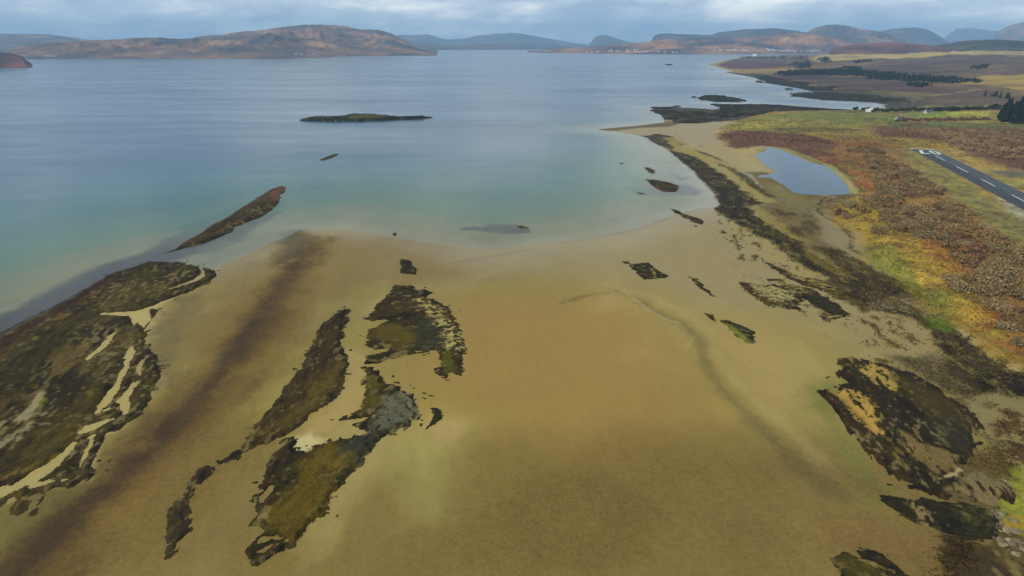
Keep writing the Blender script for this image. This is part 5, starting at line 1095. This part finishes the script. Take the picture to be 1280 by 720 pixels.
def build_houses():
    wh = plain('white_render', (222,220,212), .8, .06, .5); sl = plain('slate_roof', (72,76,84), .7, .2, 2); gl = plain('window_glass', (36,42,50), .2, .1, 1, .6)
    gr = plain('grey_render', (170,168,160), .8, .06, .5)
    def parts(root, L, D_, h, r, wm=wh):
        for nm, me, mt in (('wall', walls_mesh(L, D_, h, r), wm), ('roof', roof_mesh(L, D_, h, r), sl)):
            link(nm, me, mt, root)
        roof = root.children[-1]
        for x in (-L+.6, L-.6):
            vs, fs, mi = [], [], []; box(vs, fs, mi, x-.45, x+.45, -.4, .4, h+r-.5, h+r+1.1, 0); link('chimney', mesh_py('chimney', vs, fs), wm, roof)
        for sy in (-1, 1):
            for k in range(3):
                x = (-.55+.55*k)*L; vs, fs, mi = [], [], []
                if k == 1 and sy == -1:
                    box(vs, fs, mi, x-.5, x+.5, sy*D_-.05, sy*D_+.05, 0, 2.1, 0); link('door', mesh_py('door', vs, fs), gl, root)
                else:
                    box(vs, fs, mi, x-.5, x+.5, sy*D_-.05, sy*D_+.05, .9, 2.2, 0); link('window', mesh_py('window', vs, fs), gl, root)
    def house(name, label, cat, x, y, L, D_, h, r, rot, wm=wh, dz=0, group=None):
        p = onland(x, y); root = bpy.data.objects.new(name, None); COL.objects.link(root)
        root.location = (*p, float(HT(np.array([p[0]]), np.array([p[1]]))[0])+dz); root.rotation_euler = (0, 0, rot)
        parts(root, L, D_, h, r, wm); tag(root, label, cat, group); return root
    house('cottage', 'small white cottage with grey roof among dark trees where the pasture meets the bay', 'house', 1086, 139.6, 6.5, 3.6, 4.2, 2.8, 1.25)
    house('cottage', 'small low grey shed beside the hedgerow at the end of the green pasture', 'shed', 1126, 149.6, 7, 3, 2.2, 1.2, .1, gr)
    house('farmhouse', 'pale cottage on the yellow slope left of the far conifer clump', 'house', 1160, 141.4, 5, 3, 2.6, 1.6, .1, gr)
    # white building on the far headland
    p = onland(943, 70.6); root = bpy.data.objects.new('harbour_building', None); COL.objects.link(root)
    root.location = (*p, float(HT(p[:1], p[1:])[0])); tag(root, 'bright white building standing on the dark far headland', 'building')
    link('wall', walls_mesh(11, 7, 12, 4), wh, root); link('roof', roof_mesh(11, 7, 12, 4), wh, root)
    for k in range(4):
        vs, fs, mi = [], [], []; box(vs, fs, mi, -8+5*k-1, -8+5*k+1, -7.1, -6.9, 3, 6, 0); link('window', mesh_py('window', vs, fs), gl, root)
    # village across the sound: too small to show parts
    r = random.Random(5)
    vs, fs, mi = [], [], []
    L, D_, h, rr = 8, 4.5, 5, 3.2
    vs += [(-L,-D_,-4),(L,-D_,-4),(L,D_,-4),(-L,D_,-4),(-L,-D_,h),(L,-D_,h),(L,D_,h),(-L,D_,h),(-L,0,h+rr),(L,0,h+rr)]
    fs += [(0,1,5,4),(2,3,7,6),(1,2,6,9,5),(3,0,4,8,7)]; mi += [0]*4
    e = .5; b = len(vs); vs += [(-L-e,-D_-e,h-.3),(L+e,-D_-e,h-.3),(L+e,0,h+rr+.3),(-L-e,0,h+rr+.3),(L+e,D_+e,h-.3),(-L-e,D_+e,h-.3)]; fs += [(b,b+1,b+2,b+3),(b+3,b+2,b+4,b+5)]; mi += [1]*2
    me = mesh_py('village_house', vs, fs, mi); me.materials.append(wh); me.materials.append(sl)
    H = HILLS['l']
    pos = []
    def cl(n, xa, xb, ya, yb):
        for _ in range(n): pos.append((r.uniform(xa, xb), r.uniform(ya, yb)))
    cl(8, 670, 690, 63.3, 63.9); cl(5, 734, 752, 65.2, 65.8); cl(12, 761, 776, 62.2, 64.8); cl(12, 783, 798, 62, 64.8); cl(6, 800, 818, 63.8, 65.3); cl(7, 820, 860, 64.6, 65.8)
    cl(5, 896, 910, 62.2, 63.2); cl(14, 910, 936, 61.8, 63.2); cl(10, 960, 975, 60.8, 63.6); cl(12, 976, 998, 61, 64.8); cl(10, 1000, 1030, 62, 65.0)
    for x, y in pos:
        q = onhill(H, x, y); o = bpy.data.objects.new('village_house', me); COL.objects.link(o)
        o.location = q+np.array([0, 0, 1.0]); o.rotation_euler = (0, 0, r.uniform(-.6, .6)); k = r.uniform(.7, 1.15); o.scale = (k, k, k)
        tag(o, 'tiny white house of the village on the shore across the sound', 'house', 'white village houses across the sound')
    H = HILLS['c']; H2 = HILLS['b']
    for x, y in [(52,70),(55,70.3),(58,69.9),(61,70.5),(64,70.2)]+[(r.uniform(366,392), 67+r.uniform(0, 1)) for _ in range(4)]:
        q = onhill(H, x, y); o = bpy.data.objects.new('village_house', me); COL.objects.link(o)
        o.location = q; o.scale = (.7, .7, .7)
        tag(o, 'tiny pale house at the foot of the long island hill on the left', 'house', 'scattered houses under the island hill')

def build_boulders():
    r = np.random.default_rng(11)
    import bmesh
    gm = plain('boulder_stone', (116,104,80), .9, .4, .8, .2, vary=.5)
    protos = []
    for i in range(5):
        bm = bmesh.new(); bmesh.ops.create_icosphere(bm, subdivisions=3, radius=.5)
        pl = r.normal(size=(9, 3)); pl /= np.linalg.norm(pl, axis=1)[:, None]; dd = r.uniform(.26, .42, 9)
        for v in bm.verts:
            c = np.array(v.co)
            for a, b in zip(pl, dd):
                e = c@a
                if e > b: c = c-a*(e-b)*.92
            c = c*(1+.05*math.sin(c[0]*11+i)+.04*math.sin(c[1]*17+c[2]*9)); v.co = c*np.array([1.15, .9, .75])
        me = bpy.data.meshes.new('boulder'); bm.to_mesh(me); bm.free(); me.materials.append(gm); protos.append(me)
    z1 = P0([(1238,660),(1262,650),(1292,660),(1330,690),(1300,716),(1262,694),(1240,680)])
    z2 = P0([(1226,640),(1256,640),(1262,652),(1240,658)]); z3 = P0([(1085,376),(1150,370),(1190,400),(1180,412),(1140,396),(1090,388)])
    z4 = P0([(1245,600),(1264,606),(1256,622),(1238,618)])
    for zn, num, s0, s1, lab, grp in ((z1, 120, .7, 2.0, 'grey angular boulder in the rubble at the lower right corner', 'boulders in the lower right corner'), (z2, 40, .5, 1.2, 'pale stone in the tongue of rubble pointing at the dark olive reef', 'stones of the rubble tongue'),
                                 (z3, 90, .5, 1.3, 'grey stone in the bouldery bank between the sand and the yellow grass', 'stones of the bouldery bank'),(z4, 22, .5, 1.1, 'pale stone at the foot of the green slope at the lower right', 'pale stones under the green slope')):
        a, b = zn.min(0), zn.max(0); c = np.stack([r.uniform(a[0], b[0], num*3), r.uniform(a[1], b[1], num*3)], -1); c = c[sdf(c[:,0], c[:,1], zn, 5) > 0][:num]; zz = HT(c[:,0], c[:,1])
        for p, q in zip(c, zz):
            o = bpy.data.objects.new('boulder', protos[int(r.integers(0, 5))]); COL.objects.link(o); k = s0+(s1-s0)*r.random()**2.2
            o.location = (*p, q+.12*k); o.rotation_euler = (r.uniform(-.3,.3), r.uniform(-.3,.3), r.uniform(0,6.28)); o.scale = (k, k, k)
            tag(o, lab, 'boulder', grp)

# ------------------------------------------------------------------ light, air, camera
SUN_AZ, SUN_EL = math.radians(-118), math.radians(40)       # azimuth from +Y towards +X: low in the left, a little behind
def build_light():
    w = bpy.data.worlds.new('World'); S.world = w; w.use_nodes = True
    n, l = w.node_tree.nodes, w.node_tree.links; n.clear()
    out = n.new('ShaderNodeOutputWorld')
    sky = n.new('ShaderNodeTexSky'); sky.sky_type = 'NISHITA'; sky.sun_disc = False; sky.sun_elevation = SUN_EL; sky.sun_rotation = SUN_AZ
    b1 = n.new('ShaderNodeBackground'); b1.inputs[1].default_value = .08; l.new(sky.outputs[0], b1.inputs[0])
    # broken cloud deck, laid out on a level sheet above
    tc = n.new('ShaderNodeTexCoord'); sp = n.new('ShaderNodeSeparateXYZ'); l.new(tc.outputs['Generated'], sp.inputs[0])
    cb = n.new('ShaderNodeCombineXYZ'); l.new(sp.outputs[0], cb.inputs[0]); l.new(sp.outputs[1], cb.inputs[1]); l.new(mth(n, l, 'MULTIPLY', sp.outputs[2], 3.4), cb.inputs[2])
    t1 = noise(n, l, 6.5, 8, .6, cb.outputs[0]); t2 = noise(n, l, 2.2, 3, .5, cb.outputs[0])
    r = n.new('ShaderNodeValToRGB'); cr = r.color_ramp
    mixv = mth(n, l, 'ADD', mth(n, l, 'MULTIPLY', t1.outputs[0], .6), mth(n, l, 'MULTIPLY', t2.outputs[0], .4)); l.new(mixv, r.inputs[0])
    cr.elements[0].position = .41; cr.elements[1].position = .59
    cr.elements[0].color = (.34, .42, .56, 1); cr.elements[1].color = (1.15, 1.13, 1.04, 1)
    e = cr.elements.new(.5); e.color = (.60, .67, .74, 1)
    b2 = n.new('ShaderNodeBackground'); b2.inputs[1].default_value = 1.42
    up = n.new('ShaderNodeMix'); up.data_type = 'RGBA'; up.blend_type = 'MULTIPLY'
    l.new(maprange(n, l, sp.outputs[2], .06, .55, 0, 1), up.inputs[0]); l.new(r.outputs[0], up.inputs[6]); up.inputs[7].default_value = (.44, .54, .67, 1)
    l.new(up.outputs[2], b2.inputs[0])
    mx = n.new('ShaderNodeMixShader'); mx.inputs[0].default_value = .88
    l.new(b1.outputs[0], mx.inputs[1]); l.new(b2.outputs[0], mx.inputs[2]); l.new(mx.outputs[0], out.inputs[0])
    sd = bpy.data.lights.new('sun', 'SUN'); sd.energy = 3.9; sd.angle = math.radians(.53); sd.color = (1, .93, .80)
    so = bpy.data.objects.new('sun', sd); COL.objects.link(so)
    d = (math.sin(SUN_AZ)*math.cos(SUN_EL), math.cos(SUN_AZ)*math.cos(SUN_EL), math.sin(SUN_EL))
    import mathutils
    so.rotation_euler = mathutils.Vector(d).to_track_quat('Z', 'Y').to_euler(); so.location = (-300, -200, 400)
def build_haze():
    x, y0, y1, z0, z1 = 26000, -2500, 27000, -16, 760
    vs, fs, mi = [], [], []; box(vs, fs, mi, -x, x, y0, y1, z0, z1, 0)
    o = link('haze', mesh_py('haze', vs, fs)); m = bpy.data.materials.new('haze_air'); m.use_nodes = True
    n, l = m.node_tree.nodes, m.node_tree.links; n.clear(); out = n.new('ShaderNodeOutputMaterial'); v = n.new('ShaderNodeVolumePrincipled')
    v.inputs['Color'].default_value = (.42, .70, 1.0, 1); v.inputs['Density'].default_value = HAZE_D; v.inputs['Anisotropy'].default_value = .0
    l.new(v.outputs[0], out.inputs['Volume']); o.data.materials.append(m)
    tag(o, 'thin blue sea haze over the whole sound', 'haze', kind='stuff')
HAZE_D = 7.6e-5
cam = bpy.data.cameras.new('camera'); cam.sensor_width = 36; cam.lens = F/1280*36; cam.clip_start = 1; cam.clip_end = 90000
co = bpy.data.objects.new('camera', cam); COL.objects.link(co); co.location = (0, 0, CH); co.rotation_euler = (math.pi/2-PITCH, 0, 0); S.camera = co
S.view_settings.view_transform = 'Standard'; S.view_settings.look = 'None'; S.view_settings.gamma = 1; S.view_settings.use_curve_mapping = False
S.view_settings.exposure = 0
S.cycles.max_bounces = 5; S.cycles.diffuse_bounces = 2; S.cycles.glossy_bounces = 2; S.cycles.transparent_max_bounces = 8; S.cycles.volume_bounces = 0
S.cycles.use_adaptive_sampling = True
import time
for f in (build_light, build_haze, build_ground, build_sea, build_pond, build_runway, build_reefs, build_hills, build_vegetation, build_houses, build_boulders):
    t0 = time.time(); f(); print(f.__name__, round(time.time()-t0, 1))
